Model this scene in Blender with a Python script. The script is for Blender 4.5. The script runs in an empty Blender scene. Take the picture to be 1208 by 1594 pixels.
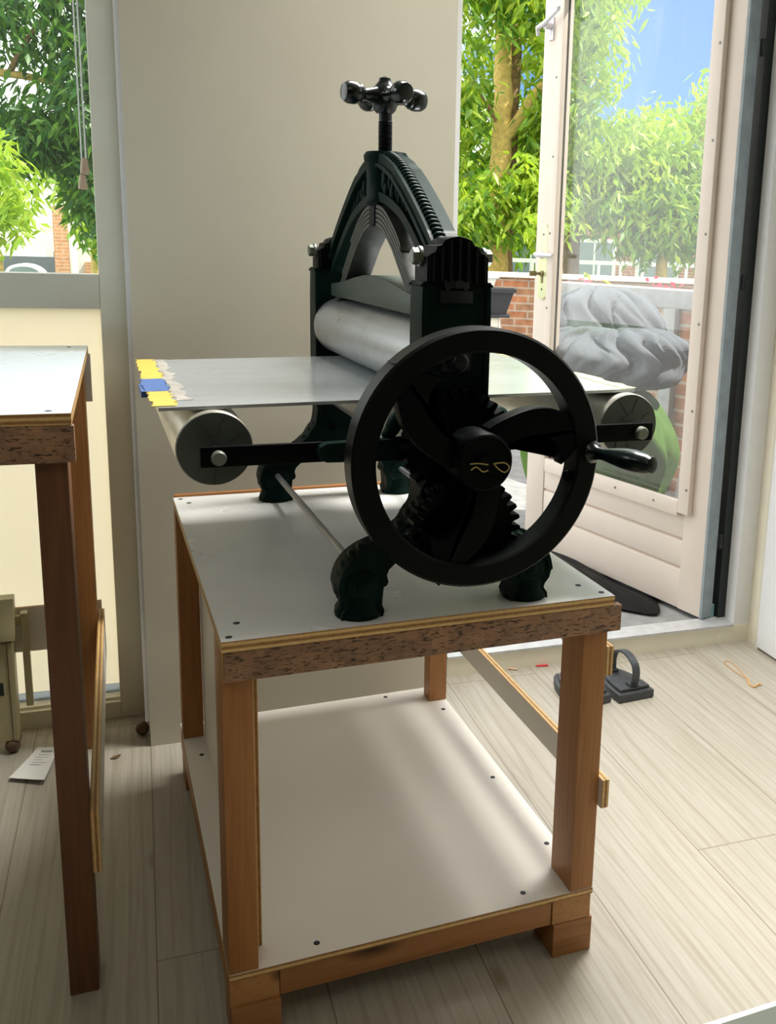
import bpy, bmesh, math, random
import numpy as np
from mathutils import Vector, Matrix

S = 0.7                      # modelling unit -> metres
PI = math.pi
random.seed(7)
rng = np.random.default_rng(7)
scene = bpy.context.scene
col = scene.collection
TH = -0.0440052              # the room is turned slightly against the press
P0 = Vector((-0.078, 1.2967, 0.0))
T = 0.227                    # plane of the window and door frames (room depth axis)

# ------------------------------------------------------------------ materials
def lin(h):
    h = h.lstrip('#'); o = []
    for i in (0, 2, 4):
        c = int(h[i:i+2], 16) / 255
        o.append(c / 12.92 if c <= 0.04045 else ((c + 0.055) / 1.055) ** 2.4)
    return tuple(o) + (1.0,)

def new_mat(name):
    m = bpy.data.materials.new(name); m.use_nodes = True
    nt = m.node_tree; nt.nodes.clear()
    out = nt.nodes.new('ShaderNodeOutputMaterial')
    b = nt.nodes.new('ShaderNodeBsdfPrincipled')
    nt.links.new(b.outputs[0], out.inputs[0])
    return m, nt, b, out

def N(nt, t, **kw):
    n = nt.nodes.new(t)
    for k, v in kw.items():
        if k in n.inputs: n.inputs[k].default_value = v
        else: setattr(n, k, v)
    return n

def coords(nt, scale=(1, 1, 1), rot=(0, 0, 0), loc=(0, 0, 0), src='Object'):
    tc = nt.nodes.new('ShaderNodeTexCoord'); mp = nt.nodes.new('ShaderNodeMapping')
    mp.inputs['Scale'].default_value = scale; mp.inputs['Rotation'].default_value = rot
    mp.inputs['Location'].default_value = loc
    nt.links.new(tc.outputs[src], mp.inputs[0]); return mp.outputs[0]

def ramp(nt, fac, stops):
    r = nt.nodes.new('ShaderNodeValToRGB'); e = r.color_ramp.elements
    while len(e) < len(stops): e.new(0.5)
    for i, (p, c) in enumerate(stops): e[i].position = p; e[i].color = c
    nt.links.new(fac, r.inputs[0]); return r.outputs[0]

def mixc(nt, fac, a, b, mode='MIX'):
    m = nt.nodes.new('ShaderNodeMix'); m.data_type = 'RGBA'; m.blend_type = mode
    for idx, v in ((0, fac), (6, a), (7, b)):
        if hasattr(v, 'node'): nt.links.new(v, m.inputs[idx])
        else: m.inputs[idx].default_value = v
    return m.outputs[2]

def noise(nt, vec, scale, detail=3, rough=0.55, dist=0.0):
    n = N(nt, 'ShaderNodeTexNoise', Scale=scale, Detail=detail, Roughness=rough, Distortion=dist)
    nt.links.new(vec, n.inputs['Vector']); return n.outputs['Fac']

def bump(nt, b, h, strength=0.2, dist=0.002):
    bp = N(nt, 'ShaderNodeBump', Strength=strength, Distance=dist)
    nt.links.new(h, bp.inputs['Height']); nt.links.new(bp.outputs[0], b.inputs['Normal'])

def plain(name, hexc, rough=0.5, metal=0.0, var=0.0, coat=0.0, spec=0.5, bmp=0.0, nscale=30):
    m, nt, b, o = new_mat(name)
    c = lin(hexc)
    b.inputs['Roughness'].default_value = rough; b.inputs['Metallic'].default_value = metal
    b.inputs['Coat Weight'].default_value = coat; b.inputs['Specular IOR Level'].default_value = spec
    v = coords(nt); f = noise(nt, v, nscale, 4)
    lo = tuple(max(0, x * (1 - var)) for x in c[:3]) + (1,); hi = tuple(min(1, x * (1 + var)) for x in c[:3]) + (1,)
    nt.links.new(ramp(nt, f, [(0.3, lo), (0.7, hi)]), b.inputs['Base Color'])
    if bmp: bump(nt, b, f, bmp, 0.002)
    return m

def wood(name, c1, c2, axis='z', rough=0.5, knots=True, fine=1.0):
    m, nt, b, o = new_mat(name)
    k = {'x': (1.2, 22, 22), 'y': (22, 1.2, 22), 'z': (22, 22, 1.2)}[axis]
    v = coords(nt, tuple(a * fine for a in k))
    g = noise(nt, v, 2.2, 5, 0.6, 0.6)
    g2 = noise(nt, coords(nt, tuple(a * 5 * fine for a in k)), 2.0, 2)
    base = ramp(nt, g, [(0.28, lin(c2)), (0.5, lin(c1)), (0.72, lin(c2))])
    base = mixc(nt, 0.25, base, ramp(nt, g2, [(0.3, lin(c2)), (0.7, lin(c1))]))
    if knots:
        kk = {'x': (3, 9, 9), 'y': (9, 3, 9), 'z': (9, 9, 3)}[axis]
        vo = N(nt, 'ShaderNodeTexVoronoi', Scale=1.0); nt.links.new(coords(nt, kk), vo.inputs['Vector'])
        d = tuple(x * 0.25 for x in lin(c2)[:3]) + (1,)
        msk = ramp(nt, vo.outputs['Distance'], [(0.05, (1, 1, 1, 1)), (0.16, (0, 0, 0, 1))])
        base = mixc(nt, msk, base, d)
    nt.links.new(base, b.inputs['Base Color']); b.inputs['Roughness'].default_value = rough
    bump(nt, b, g2, 0.08, 0.001)
    return m

def ply(name, axis='z', period=0.0085):
    m, nt, b, o = new_mat(name)
    v = coords(nt)
    w = N(nt, 'ShaderNodeTexWave', wave_type='BANDS', bands_direction=axis.upper(), wave_profile='SIN')
    w.inputs['Scale'].default_value = 0.314 / period; w.inputs['Distortion'].default_value = 0.4
    w.inputs['Detail'].default_value = 1
    nt.links.new(v, w.inputs['Vector'])
    g = noise(nt, coords(nt, (40, 40, 40)), 4, 3)
    c = ramp(nt, w.outputs['Fac'], [(0.2, lin('#8a5f2c')), (0.55, lin('#c79a58')), (0.85, lin('#dfbf84'))])
    c = mixc(nt, 0.2, c, ramp(nt, g, [(0.3, lin('#7a5326')), (0.7, lin('#e0c088'))]))
    nt.links.new(c, b.inputs['Base Color']); b.inputs['Roughness'].default_value = 0.6
    return m

def laminate(name, c, rough=0.3, dirt=0.06):
    m, nt, b, o = new_mat(name)
    v = coords(nt)
    n1 = noise(nt, v, 6, 5, 0.6)
    s1 = noise(nt, coords(nt, (14, 60, 30), (0, 0, 0.6)), 3, 5, 0.7, 1.5)
    base = lin(c); dk = tuple(x * (1 - dirt) for x in base[:3]) + (1,)
    cc = ramp(nt, n1, [(0.35, dk), (0.6, base)])
    msk = ramp(nt, s1, [(0.66, (0, 0, 0, 1)), (0.76, (1, 1, 1, 1))])
    mm = N(nt, 'ShaderNodeMath', operation='MULTIPLY'); nt.links.new(msk, mm.inputs[0]); mm.inputs[1].default_value = 0.03
    cc = mixc(nt, mm.outputs[0], cc, lin('#6f6a58'))
    nt.links.new(cc, b.inputs['Base Color'])
    nt.links.new(ramp(nt, n1, [(0.3, (rough * 1.08,) * 3 + (1,)), (0.7, (rough * 0.95,) * 3 + (1,))]), b.inputs['Roughness'])
    bump(nt, b, noise(nt, v, 220, 2), 0.02, 0.001)
    return m

def cork(name):
    m, nt, b, o = new_mat(name)
    v1 = noise(nt, coords(nt, (50, 50, 230)), 1.6, 3, 0.55, 0.8)
    v2 = noise(nt, coords(nt, (20, 20, 20)), 2, 4)
    tile = N(nt, 'ShaderNodeTexBrick', Scale=1.0); tile.offset = 0.35
    nt.links.new(coords(nt, (1, 1, 1), (PI / 2, 0, 0)), tile.inputs['Vector'])
    for k, vv in (('Color1', (0.72, 0.72, 0.72, 1)), ('Color2', (1.15, 1.08, 1, 1)), ('Mortar', (0.8, 0.8, 0.8, 1))): tile.inputs[k].default_value = vv
    tile.inputs['Brick Width'].default_value = 0.026; tile.inputs['Row Height'].default_value = 0.018; tile.inputs['Mortar Size'].default_value = 0.0004
    c = ramp(nt, v2, [(0.3, lin('#8a6950')), (0.7, lin('#a07e62'))])
    c = mixc(nt, 1.0, c, tile.outputs['Color'], 'MULTIPLY')
    msk = ramp(nt, v1, [(0.55, (0, 0, 0, 1)), (0.62, (0.9, 0.9, 0.9, 1))])
    c = mixc(nt, msk, c, lin('#21130b'))
    nt.links.new(c, b.inputs['Base Color']); b.inputs['Roughness'].default_value = 0.6
    return m

def floor_mat():
    m, nt, b, o = new_mat('whitewashed_planks')
    # planks run along the room's depth
    vec = coords(nt, (1, 1, 1), (0, 0, PI / 2), (0.118, 0, 0))
    br = N(nt, 'ShaderNodeTexBrick', Scale=1.0); br.offset = 0.37; br.offset_frequency = 2
    nt.links.new(vec, br.inputs['Vector'])
    br.inputs['Brick Width'].default_value = 1.28; br.inputs['Row Height'].default_value = 0.241
    br.inputs['Mortar Size'].default_value = 0.0012; br.inputs['Mortar Smooth'].default_value = 0.2
    br.inputs['Color1'].default_value = (0, 0, 0, 1); br.inputs['Color2'].default_value = (1, 1, 1, 1); br.inputs['Mortar'].default_value = (0.5, 0.5, 0.5, 1)
    off = N(nt, 'ShaderNodeVectorMath', operation='MULTIPLY_ADD')
    nt.links.new(br.outputs['Color'], off.inputs[0]); off.inputs[1].default_value = (3.1, 7.7, 0)
    nt.links.new(coords(nt, (1, 1, 1)), off.inputs[2])
    mp = N(nt, 'ShaderNodeMapping'); mp.inputs['Scale'].default_value = (15, 1.0, 1); nt.links.new(off.outputs[0], mp.inputs[0])
    g = noise(nt, mp.outputs[0], 1.7, 6, 0.6, 1.1)
    mp2 = N(nt, 'ShaderNodeMapping'); mp2.inputs['Scale'].default_value = (90, 2.5, 1); nt.links.new(off.outputs[0], mp2.inputs[0])
    g2 = noise(nt, mp2.outputs[0], 1.5, 3)
    c = ramp(nt, g, [(0.26, lin('#8f8775')), (0.38, lin('#a29c8d')), (0.5, lin('#aca79b')), (0.62, lin('#a09a8c')), (0.7, lin('#b0aba0'))])
    c = mixc(nt, 0.36, c, ramp(nt, g2, [(0.3, lin('#918873')), (0.65, lin('#b3aea3'))]))
    # growth-ring streaks
    wv = N(nt, 'ShaderNodeTexWave', wave_type='BANDS', bands_direction='X'); wv.inputs['Scale'].default_value = 1.6
    wv.inputs['Distortion'].default_value = 13; wv.inputs['Detail'].default_value = 2.5; wv.inputs['Detail Scale'].default_value = 0.7
    mp3 = N(nt, 'ShaderNodeMapping'); mp3.inputs['Scale'].default_value = (7, 0.5, 1); nt.links.new(off.outputs[0], mp3.inputs[0]); nt.links.new(mp3.outputs[0], wv.inputs['Vector'])
    msk = ramp(nt, wv.outputs['Fac'], [(0.84, (0, 0, 0, 1)), (0.98, (0.36, 0.36, 0.36, 1))])
    c = mixc(nt, msk, c, lin('#8d8370'))
    # knots
    vo = N(nt, 'ShaderNodeTexVoronoi', Scale=1.0)
    mp4 = N(nt, 'ShaderNodeMapping'); mp4.inputs['Scale'].default_value = (5.5, 2.6, 1); nt.links.new(off.outputs[0], mp4.inputs[0]); nt.links.new(mp4.outputs[0], vo.inputs['Vector'])
    km = ramp(nt, vo.outputs['Distance'], [(0.03, (0.8, 0.8, 0.8, 1)), (0.1, (0, 0, 0, 1))])
    c = mixc(nt, km, c, lin('#7d705d'))
    mo = N(nt, 'ShaderNodeMath', operation='MULTIPLY'); nt.links.new(br.outputs['Fac'], mo.inputs[0]); mo.inputs[1].default_value = 0.8
    c = mixc(nt, mo.outputs[0], c, lin('#6d6250'))
    nt.links.new(c, b.inputs['Base Color']); b.inputs['Roughness'].default_value = 0.42
    bump(nt, b, g2, 0.05, 0.001)
    return m

def brick_mat(name, c1, c2, mortar, w=0.22, h=0.0625, rot=(PI / 2, 0, 0)):
    m, nt, b, o = new_mat(name)
    br = N(nt, 'ShaderNodeTexBrick', Scale=1.0); nt.links.new(coords(nt, (1, 1, 1), rot), br.inputs['Vector'])
    br.inputs['Brick Width'].default_value = w; br.inputs['Row Height'].default_value = h; br.inputs['Mortar Size'].default_value = 0.007
    br.inputs['Color1'].default_value = lin(c1); br.inputs['Color2'].default_value = lin(c2); br.inputs['Mortar'].default_value = lin(mortar)
    n = noise(nt, coords(nt), 14, 5)
    nt.links.new(mixc(nt, 0.35, br.outputs['Color'], ramp(nt, n, [(0.3, lin('#4c3a2c')), (0.7, lin('#d2a27a'))])), b.inputs['Base Color'])
    b.inputs['Roughness'].default_value = 0.9
    bump(nt, b, br.outputs['Fac'], -0.4, 0.004)
    return m

def leaf_mat(name, cols, trans=0.45):
    m, nt, b, out = new_mat(name)
    geo = nt.nodes.new('ShaderNodeNewGeometry')
    k = len(cols) - 1
    c = ramp(nt, geo.outputs['Random Per Island'], [(i / k, lin(h)) for i, h in enumerate(cols)])
    nt.links.new(c, b.inputs['Base Color']); b.inputs['Roughness'].default_value = 0.4
    tr = nt.nodes.new('ShaderNodeBsdfTranslucent')
    nt.links.new(mixc(nt, 1.0, c, (1.25, 1.2, 0.55, 1), 'MULTIPLY'), tr.inputs[0])
    mx = nt.nodes.new('ShaderNodeMixShader'); mx.inputs[0].default_value = trans
    nt.links.new(b.outputs[0], mx.inputs[1]); nt.links.new(tr.outputs[0], mx.inputs[2]); nt.links.new(mx.outputs[0], out.inputs[0])
    return m

def glass_mat(name, haze=0.05, tint=(0.97, 0.99, 0.98, 1), ior=1.5, streak=False):
    m, nt, b, out = new_mat(name); nt.nodes.remove(b)
    fr = N(nt, 'ShaderNodeFresnel', IOR=ior)
    geo = nt.nodes.new('ShaderNodeNewGeometry'); mr = N(nt, 'ShaderNodeMapRange'); mr.inputs['To Min'].default_value = ior; mr.inputs['To Max'].default_value = 1 / ior
    nt.links.new(geo.outputs['Backfacing'], mr.inputs[0]); nt.links.new(mr.outputs[0], fr.inputs['IOR'])
    gl = N(nt, 'ShaderNodeBsdfGlossy', Roughness=0.0); tp = N(nt, 'ShaderNodeBsdfTransparent', Color=tint)
    df = N(nt, 'ShaderNodeBsdfDiffuse', Color=(0.8, 0.82, 0.8, 1)); tl = N(nt, 'ShaderNodeBsdfTranslucent', Color=(0.8, 0.82, 0.8, 1))
    add = nt.nodes.new('ShaderNodeMixShader'); add.inputs[0].default_value = 0.5
    nt.links.new(df.outputs[0], add.inputs[1]); nt.links.new(tl.outputs[0], add.inputs[2])
    mh = nt.nodes.new('ShaderNodeMixShader')
    if streak:
        s = noise(nt, coords(nt, (26, 26, 1.4)), 2.2, 5, 0.7)
        s2 = noise(nt, coords(nt, (3, 3, 3)), 2.0, 3)
        fac = ramp(nt, s, [(0.5, (haze,) * 3 + (1,)), (0.78, (haze * 4.5,) * 3 + (1,))])
        mu = N(nt, 'ShaderNodeMath', operation='MULTIPLY'); nt.links.new(fac, mu.inputs[0]); nt.links.new(ramp(nt, s2, [(0.3, (0.5, 0.5, 0.5, 1)), (0.7, (1.3, 1.3, 1.3, 1))]), mu.inputs[1])
        nt.links.new(mu.outputs[0], mh.inputs[0])
    else: mh.inputs[0].default_value = haze
    nt.links.new(tp.outputs[0], mh.inputs[1]); nt.links.new(add.outputs[0], mh.inputs[2])
    mx = nt.nodes.new('ShaderNodeMixShader')
    nt.links.new(fr.outputs[0], mx.inputs[0]); nt.links.new(mh.outputs[0], mx.inputs[1]); nt.links.new(gl.outputs[0], mx.inputs[2])
    nt.links.new(mx.outputs[0], out.inputs[0])
    return m

M = {}
M['pier'] = plain('pier_plaster', '#c9c5b4', 0.75, var=0.025, nscale=5, bmp=0.03)
M['wall'] = plain('room_plaster', '#c9c2b2', 0.8, var=0.02, nscale=5)
M['frame'] = plain('frame_paint', '#d8d5c4', 0.45, var=0.03, nscale=12)
M['cream'] = plain('cream_frame_paint', '#e7e2cf', 0.42, var=0.04, nscale=10)
M['white'] = plain('white_paint', '#eceef0', 0.4, var=0.02)
M['door'] = plain('door_paint', '#dfd3c7', 0.42, var=0.03, nscale=8, bmp=0.03)
M['groove'] = plain('door_groove_paint', '#c9b7a8', 0.6)
M['door_edge'] = plain('weathered_blue_grey_paint', '#8d9aa0', 0.6, var=0.15, nscale=20)
M['dark_paint'] = plain('dark_green_black_paint', '#0f1a1a', 0.45, var=0.3)
M['floor'] = floor_mat()
M['alu'] = plain('worn_aluminium', '#c4c6c6', 0.4, 0.3, var=0.12, nscale=30)
M['stone'] = plain('grey_paving', '#8d8d8c', 0.85, var=0.22, nscale=16, bmp=0.2)
M['grass'] = plain('grass_ground', '#5d7a3a', 0.9, var=0.3, nscale=6)
M['lam'] = laminate('white_laminate', '#e3e3df', 0.26)
M['lam_cream'] = laminate('white_panel_laminate', '#ebe6dd', 0.42, 0.02)
M['lam_blue'] = laminate('pale_laminate_worktop', '#bccad2', 0.28, 0.02)
M['cork'] = cork('cork_strip')
M['pine_z'] = wood('pine_upright', '#a8733e', '#8a5829', 'z')
M['pine_x'] = wood('pine_rail_across', '#a06e3e', '#835328', 'x')
M['pine_y'] = wood('pine_rail_deep', '#b5834e', '#97673a', 'y')
M['dark_z'] = wood('darker_pine_upright', '#71482b', '#57351d', 'z')  # darker pine tone, used on the workbench's front legs
M['ply_z'] = ply('plywood_edge_flat', 'z'); M['ply_x'] = ply('plywood_edge_upright', 'x', 0.007)
M['iron'] = plain('black_green_cast_iron', '#0f201c', 0.38, 0.0, var=0.2, spec=0.035, nscale=40, bmp=0.06)
M['iron_gloss'] = plain('glossy_black_green_enamel', '#0c1715', 0.22, 0.0, var=0.2, coat=0.1, spec=0.35)
M['wheel'] = plain('worn_black_wheel_paint', '#0a0e0c', 0.36, 0.0, var=0.25, spec=0.1, nscale=40, bmp=0.05)
M['iron2'] = plain('matt_black_cast_iron', '#080b0c', 0.42, 0.0, var=0.2, spec=0.05, nscale=40, bmp=0.06)
M['beam'] = plain('dark_green_painted_iron', '#2f3d37', 0.4, 0.0, var=0.12, spec=0.3, nscale=14)
M['screw_steel'] = plain('dark_threaded_steel', '#22272a', 0.4, 0.6, var=0.2)
M['bolt'] = plain('zinc_bolt', '#6f746b', 0.45, 0.6, var=0.15)
M['iron_steel'] = plain('flat_iron_metal', '#4a4d50', 0.5, 0.5, var=0.25, nscale=50, bmp=0.1)
M['brass'] = plain('brass_pin', '#c9b878', 0.3, 0.8)
def steel(name, c, rough, axis, metal=0.85):
    m, nt, b, o = new_mat(name)
    k = {'y': (60, 1.5, 60), 'x': (1.5, 60, 60)}[axis]
    g = noise(nt, coords(nt, k), 2, 4); g2 = noise(nt, coords(nt), 9, 5, 0.65)
    base = lin(c)
    cc = mixc(nt, 0.5, ramp(nt, g, [(0.3, tuple(x * 0.8 for x in base[:3]) + (1,)), (0.7, tuple(min(1, x * 1.12) for x in base[:3]) + (1,))]), ramp(nt, g2, [(0.35, tuple(x * 0.72 for x in base[:3]) + (1,)), (0.6, base)]))
    nt.links.new(cc, b.inputs['Base Color']); b.inputs['Metallic'].default_value = metal
    nt.links.new(ramp(nt, g2, [(0.3, (rough * 1.35,) * 3 + (1,)), (0.7, (rough * 0.8,) * 3 + (1,))]), b.inputs['Roughness'])
    return m
M['roller'] = steel('ground_steel_roller', '#b4b7b9', 0.34, 'y')
M['tin'] = steel('galvanised_sheet', '#d8d6c8', 0.33, 'y')
M['bed'] = steel('steel_bed_plate', '#c9d0d3', 0.2, 'x', 0.6)
M['disc'] = plain('dark_wooden_roller_end', '#3d4540', 0.6, var=0.3, nscale=9, bmp=0.1)
M['spring'] = plain('grey_spring_steel', '#30322d', 0.5, 0.3, var=0.2, nscale=90, bmp=0.15)
M['tape_y'] = plain('yellow_masking_tape', '#b99e38', 0.6, var=0.12, nscale=60)
M['tape_p'] = plain('faded_yellow_tape', '#d8cf8a', 0.6, var=0.12, nscale=60)
M['tape_b'] = plain('blue_masking_tape', '#35568c', 0.6, var=0.12, nscale=60)
M['heater'] = plain('beige_enamel', '#b3aa84', 0.4, var=0.06)
M['slot'] = plain('dark_slot', '#1d2126', 0.5)
M['paper'] = plain('white_paper', '#dfe0dc', 0.7, var=0.02)
M['ink'] = plain('grey_print', '#9a9c98', 0.8)
M['nut'] = plain('brown_nut_shell', '#5d4630', 0.6, var=0.4, nscale=60, bmp=0.4)
M['cord'] = plain('white_cord', '#dfe0da', 0.7)
M['toggle'] = plain('pale_wood_toggle', '#b9a287', 0.5, var=0.1)
M['lock'] = plain('pale_lock_plate', '#d6dcae', 0.35, 0.3)
M['chrome'] = plain('satin_aluminium', '#d4d4da', 0.3, 0.4)
M['red'] = plain('red_plastic', '#c2333a', 0.5); M['stick'] = plain('pale_stick', '#d8b79a', 0.7)
M['tan'] = plain('tan_rubber', '#c99b63', 0.6); M['leafbrown'] = plain('dry_leaf', '#6a5535', 0.8, var=0.3)
M['mat_green'] = plain('dark_green_cutting_mat', '#3d4636', 0.6); M['rim'] = plain('white_table_edge', '#c9d3c8', 0.35)
M['fabric'] = plain('grey_plush', '#757980', 0.95, var=0.12, nscale=120, bmp=0.3, spec=0.1)
M['fabric_green'] = plain('green_bean_bag_cloth', '#5f7f40', 0.9, var=0.15, nscale=20, spec=0.1)
M['brick'] = brick_mat('garden_brick', '#b06a42', '#8c6a52', '#b4aa9c')
M['brick2'] = brick_mat('pale_orange_brick', '#e0a070', '#d58f66', '#e2cdb8')
M['brick3'] = brick_mat('pink_brick', '#c9806a', '#b8705e', '#d8c0b0')
M['coping'] = plain('pale_coping', '#e9e6dc', 0.8, var=0.1); M['greywood'] = plain('grey_weathered_beam', '#a3a3a3', 0.8, var=0.15, nscale=20)
M['planter'] = plain('black_plastic_trough', '#3a3a3d', 0.5, var=0.1); M['planter_w'] = plain('white_plastic_trough', '#f0efe8', 0.5)
M['soil'] = plain('pale_soil', '#d9cfae', 0.9, var=0.3)
M['white_wood'] = plain('white_timber', '#f1f1ee', 0.6); M['garage'] = plain('dark_grey_door', '#6f7882', 0.6, var=0.1)
M['roof'] = plain('dark_roof', '#5c5652', 0.8, var=0.15); M['pane'] = plain('dark_window_glass', '#7f8d90', 0.1)
M['tarp'] = plain('black_tarpaulin', '#06080a', 0.5, var=0.3, bmp=0.3, spec=0.15)
M['bark'] = plain('brown_bark', '#8a6f4c', 0.9, var=0.35, nscale=22, bmp=0.6)
M['bark_y'] = plain('sunlit_yellowish_bark', '#c9ae62', 0.85, var=0.25, nscale=22, bmp=0.5)  # on the twin trunk this yellow puts sunlight into the bark colour
M['flower'] = leaf_mat('pink_blossom', ['#d23c74', '#e0507f', '#c42f3f'], 0.3)
M['leaf_a'] = leaf_mat('green_leaves', ['#4a7a2a', '#6f982c', '#90b032', '#b0c440', '#5d8a3c'])
M['leaf_d'] = leaf_mat('dark_green_leaves', ['#2f5a30', '#4a7836', '#6c9438', '#3e6a3a'])
M['leaf_l'] = leaf_mat('lime_leaves', ['#8fb83a', '#b4cf48', '#a2c23c', '#c9d860'], 0.5)
M['glass'] = glass_mat('clear_window_glass', 0.015)
M['glass_door'] = glass_mat('dusty_door_glass', 0.03, streak=True)
mf, nt, b, out = new_mat('frosted_film_glass')
nt.nodes.remove(b)
tl = N(nt, 'ShaderNodeBsdfTranslucent', Color=(0.95, 0.89, 0.74, 1)); df = N(nt, 'ShaderNodeBsdfDiffuse', Color=(0.8, 0.78, 0.7, 1))
mx = N(nt, 'ShaderNodeMixShader'); mx.inputs[0].default_value = 0.15
nt.links.new(tl.outputs[0], mx.inputs[1]); nt.links.new(df.outputs[0], mx.inputs[2]); nt.links.new(mx.outputs[0], out.inputs[0])
M['frosted'] = mf
def blue_strip():
    m = mf.copy(); m.name = 'pale_blue_translucent_strip'
    for n_ in m.node_tree.nodes:
        if n_.type in ('BSDF_TRANSLUCENT', 'BSDF_DIFFUSE'): n_.inputs[0].default_value = (0.72, 0.8, 0.95, 1)
    return m
mp_, nt, b, out = new_mat('clear_plastic_film')
b.inputs['Base Color'].default_value = (0.9, 0.92, 0.95, 1); b.inputs['Roughness'].default_value = 0.12
tp = N(nt, 'ShaderNodeBsdfTransparent'); mx = N(nt, 'ShaderNodeMixShader'); mx.inputs[0].default_value = 0.3
nt.links.new(tp.outputs[0], mx.inputs[1]); nt.links.new(b.outputs[0], mx.inputs[2]); nt.links.new(mx.outputs[0], out.inputs[0])
M['film'] = mp_

# ------------------------------------------------------------------ mesh helpers (units, scaled by S when linked)
def link(name, me, mat, parent=None, smooth=35):
    mats = mat if isinstance(mat, (list, tuple)) else [mat]
    for m in mats: me.materials.append(m)
    if smooth:
        me.polygons.foreach_set('use_smooth', [True] * len(me.polygons))
        me.set_sharp_from_angle(angle=math.radians(smooth))
    o = bpy.data.objects.new(name, me); col.objects.link(o)
    if parent is not None: o.parent = parent
    return o

def obj(name, bm, mat, parent=None, smooth=35, recalc=True):
    if recalc: bmesh.ops.recalc_face_normals(bm, faces=bm.faces[:])
    bmesh.ops.scale(bm, vec=(S, S, S), verts=bm.verts[:])
    me = bpy.data.meshes.new(name); bm.to_mesh(me); bm.free()
    return link(name, me, mat, parent, smooth)

def tag(o, label=None, cat=None, group=None, kind=None):
    if label: o['label'] = label
    if cat: o['category'] = cat
    if group: o['group'] = group
    if kind: o['kind'] = kind
    return o

def empty(name, loc=(0, 0, 0), rz=0.0, room=False):
    o = bpy.data.objects.new(name, None); col.objects.link(o); o.empty_display_size = 0.1
    put(o, loc, rz, room); return o

def rw(s, t, z=0.0):
    c, n = math.cos(TH), math.sin(TH)
    return Vector((P0.x + s * c - t * n, P0.y + s * n + t * c, z))

def put(o, loc=(0, 0, 0), rz=0.0, room=False):
    p = rw(*loc) if room else Vector(loc)
    o.location = p * S; o.rotation_euler = (0, 0, rz + (TH if room else 0))
    return o

def B(): return bmesh.new()

def box(bm, x0, x1, y0, y1, z0, z1, bev=0.0, seg=2, mi=0):
    vs = [bm.verts.new(p) for p in ((x0, y0, z0), (x1, y0, z0), (x1, y1, z0), (x0, y1, z0), (x0, y0, z1), (x1, y0, z1), (x1, y1, z1), (x0, y1, z1))]
    fs = [bm.faces.new([vs[i] for i in q]) for q in ((0, 3, 2, 1), (4, 5, 6, 7), (0, 1, 5, 4), (1, 2, 6, 5), (2, 3, 7, 6), (3, 0, 4, 7))]
    for f in fs: f.material_index = mi
    if bev:
        es = list({e for f in fs for e in f.edges})
        bmesh.ops.bevel(bm, geom=es, offset=bev, segments=seg, profile=0.6, affect='EDGES')
    return fs

def boxo(*a, bev=0.0, seg=2):
    bm = B(); box(bm, *a, bev=bev, seg=seg); return bm

def ax3(axis, a, b, h):
    return {'x': (h, a, b), 'y': (a, h, b), 'z': (a, b, h)}[axis]

def prism(bm, poly, axis, h0, h1, bev=0.0, seg=2, inset=0.0, depth=0.0, side='lo'):
    v0 = [bm.verts.new(ax3(axis, a, b, h0)) for a, b in poly]; v1 = [bm.verts.new(ax3(axis, a, b, h1)) for a, b in poly]
    n = len(poly)
    f0 = bm.faces.new(v0); f1 = bm.faces.new(v1[::-1])
    fs = [bm.faces.new((v0[i], v1[i], v1[(i + 1) % n], v0[(i + 1) % n])) for i in range(n)]
    bmesh.ops.recalc_face_normals(bm, faces=[f0, f1] + fs)
    if inset:
        for f in ([f0] if side == 'lo' else [f1] if side == 'hi' else [f0, f1]):
            bmesh.ops.inset_region(bm, faces=[f], thickness=inset, depth=0, use_even_offset=True)
            bmesh.ops.inset_region(bm, faces=[f], thickness=inset * 0.35, depth=-depth, use_even_offset=True)
    if bev:
        es = [e for e in set(f0.edges) | set(f1.edges)] if not inset else [e for f in fs for e in f.edges if len(e.link_faces) == 2 and e.calc_face_angle(0) > 0.9]
        bmesh.ops.bevel(bm, geom=list(set(es)), offset=bev, segments=seg, profile=0.6, affect='EDGES')

def ribbon(bm, A, C, axis, h0, h1, bev=0.0):
    """solid strip between two matching open outlines A and C"""
    n = min(len(A), len(C)); V = []
    for i in range(n):
        V.append([bm.verts.new(ax3(axis, a, b, h)) for (a, b), h in ((A[i], h0), (C[i], h0), (C[i], h1), (A[i], h1))])
    es = []
    for p, q in zip(V, V[1:]):
        for k in range(4):
            f = bm.faces.new((p[k], p[(k + 1) % 4], q[(k + 1) % 4], q[k]))
    bm.faces.new(V[0]); bm.faces.new(V[-1][::-1])
    if bev:
        for p, q in zip(V, V[1:]):
            for k in range(4): es.append(bm.edges.get((p[k], q[k])))
        bmesh.ops.bevel(bm, geom=es, offset=bev, segments=2, profile=0.6, affect='EDGES')

def tube(bm, pts, r, n=12, caps=True, mi=0):
    pts = [Vector(p) for p in pts]; rs = r if isinstance(r, (list, tuple)) else [r] * len(pts)
    rings = []; up = None
    for i, p in enumerate(pts):
        d = (pts[min(i + 1, len(pts) - 1)] - pts[max(i - 1, 0)]).normalized()
        if up is None:
            up = Vector((0, 0, 1)) if abs(d.z) < 0.9 else Vector((1, 0, 0))
        a = (up - d * up.dot(d)).normalized(); up = a; b = d.cross(a)
        rings.append([bm.verts.new(p + (a * math.cos(2 * PI * k / n) + b * math.sin(2 * PI * k / n)) * rs[i]) for k in range(n)])
    for i in range(len(rings) - 1):
        for k in range(n):
            f = bm.faces.new((rings[i][k], rings[i][(k + 1) % n], rings[i + 1][(k + 1) % n], rings[i + 1][k])); f.material_index = mi
    if caps:
        bm.faces.new(rings[0][::-1]).material_index = mi; bm.faces.new(rings[-1]).material_index = mi

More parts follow.
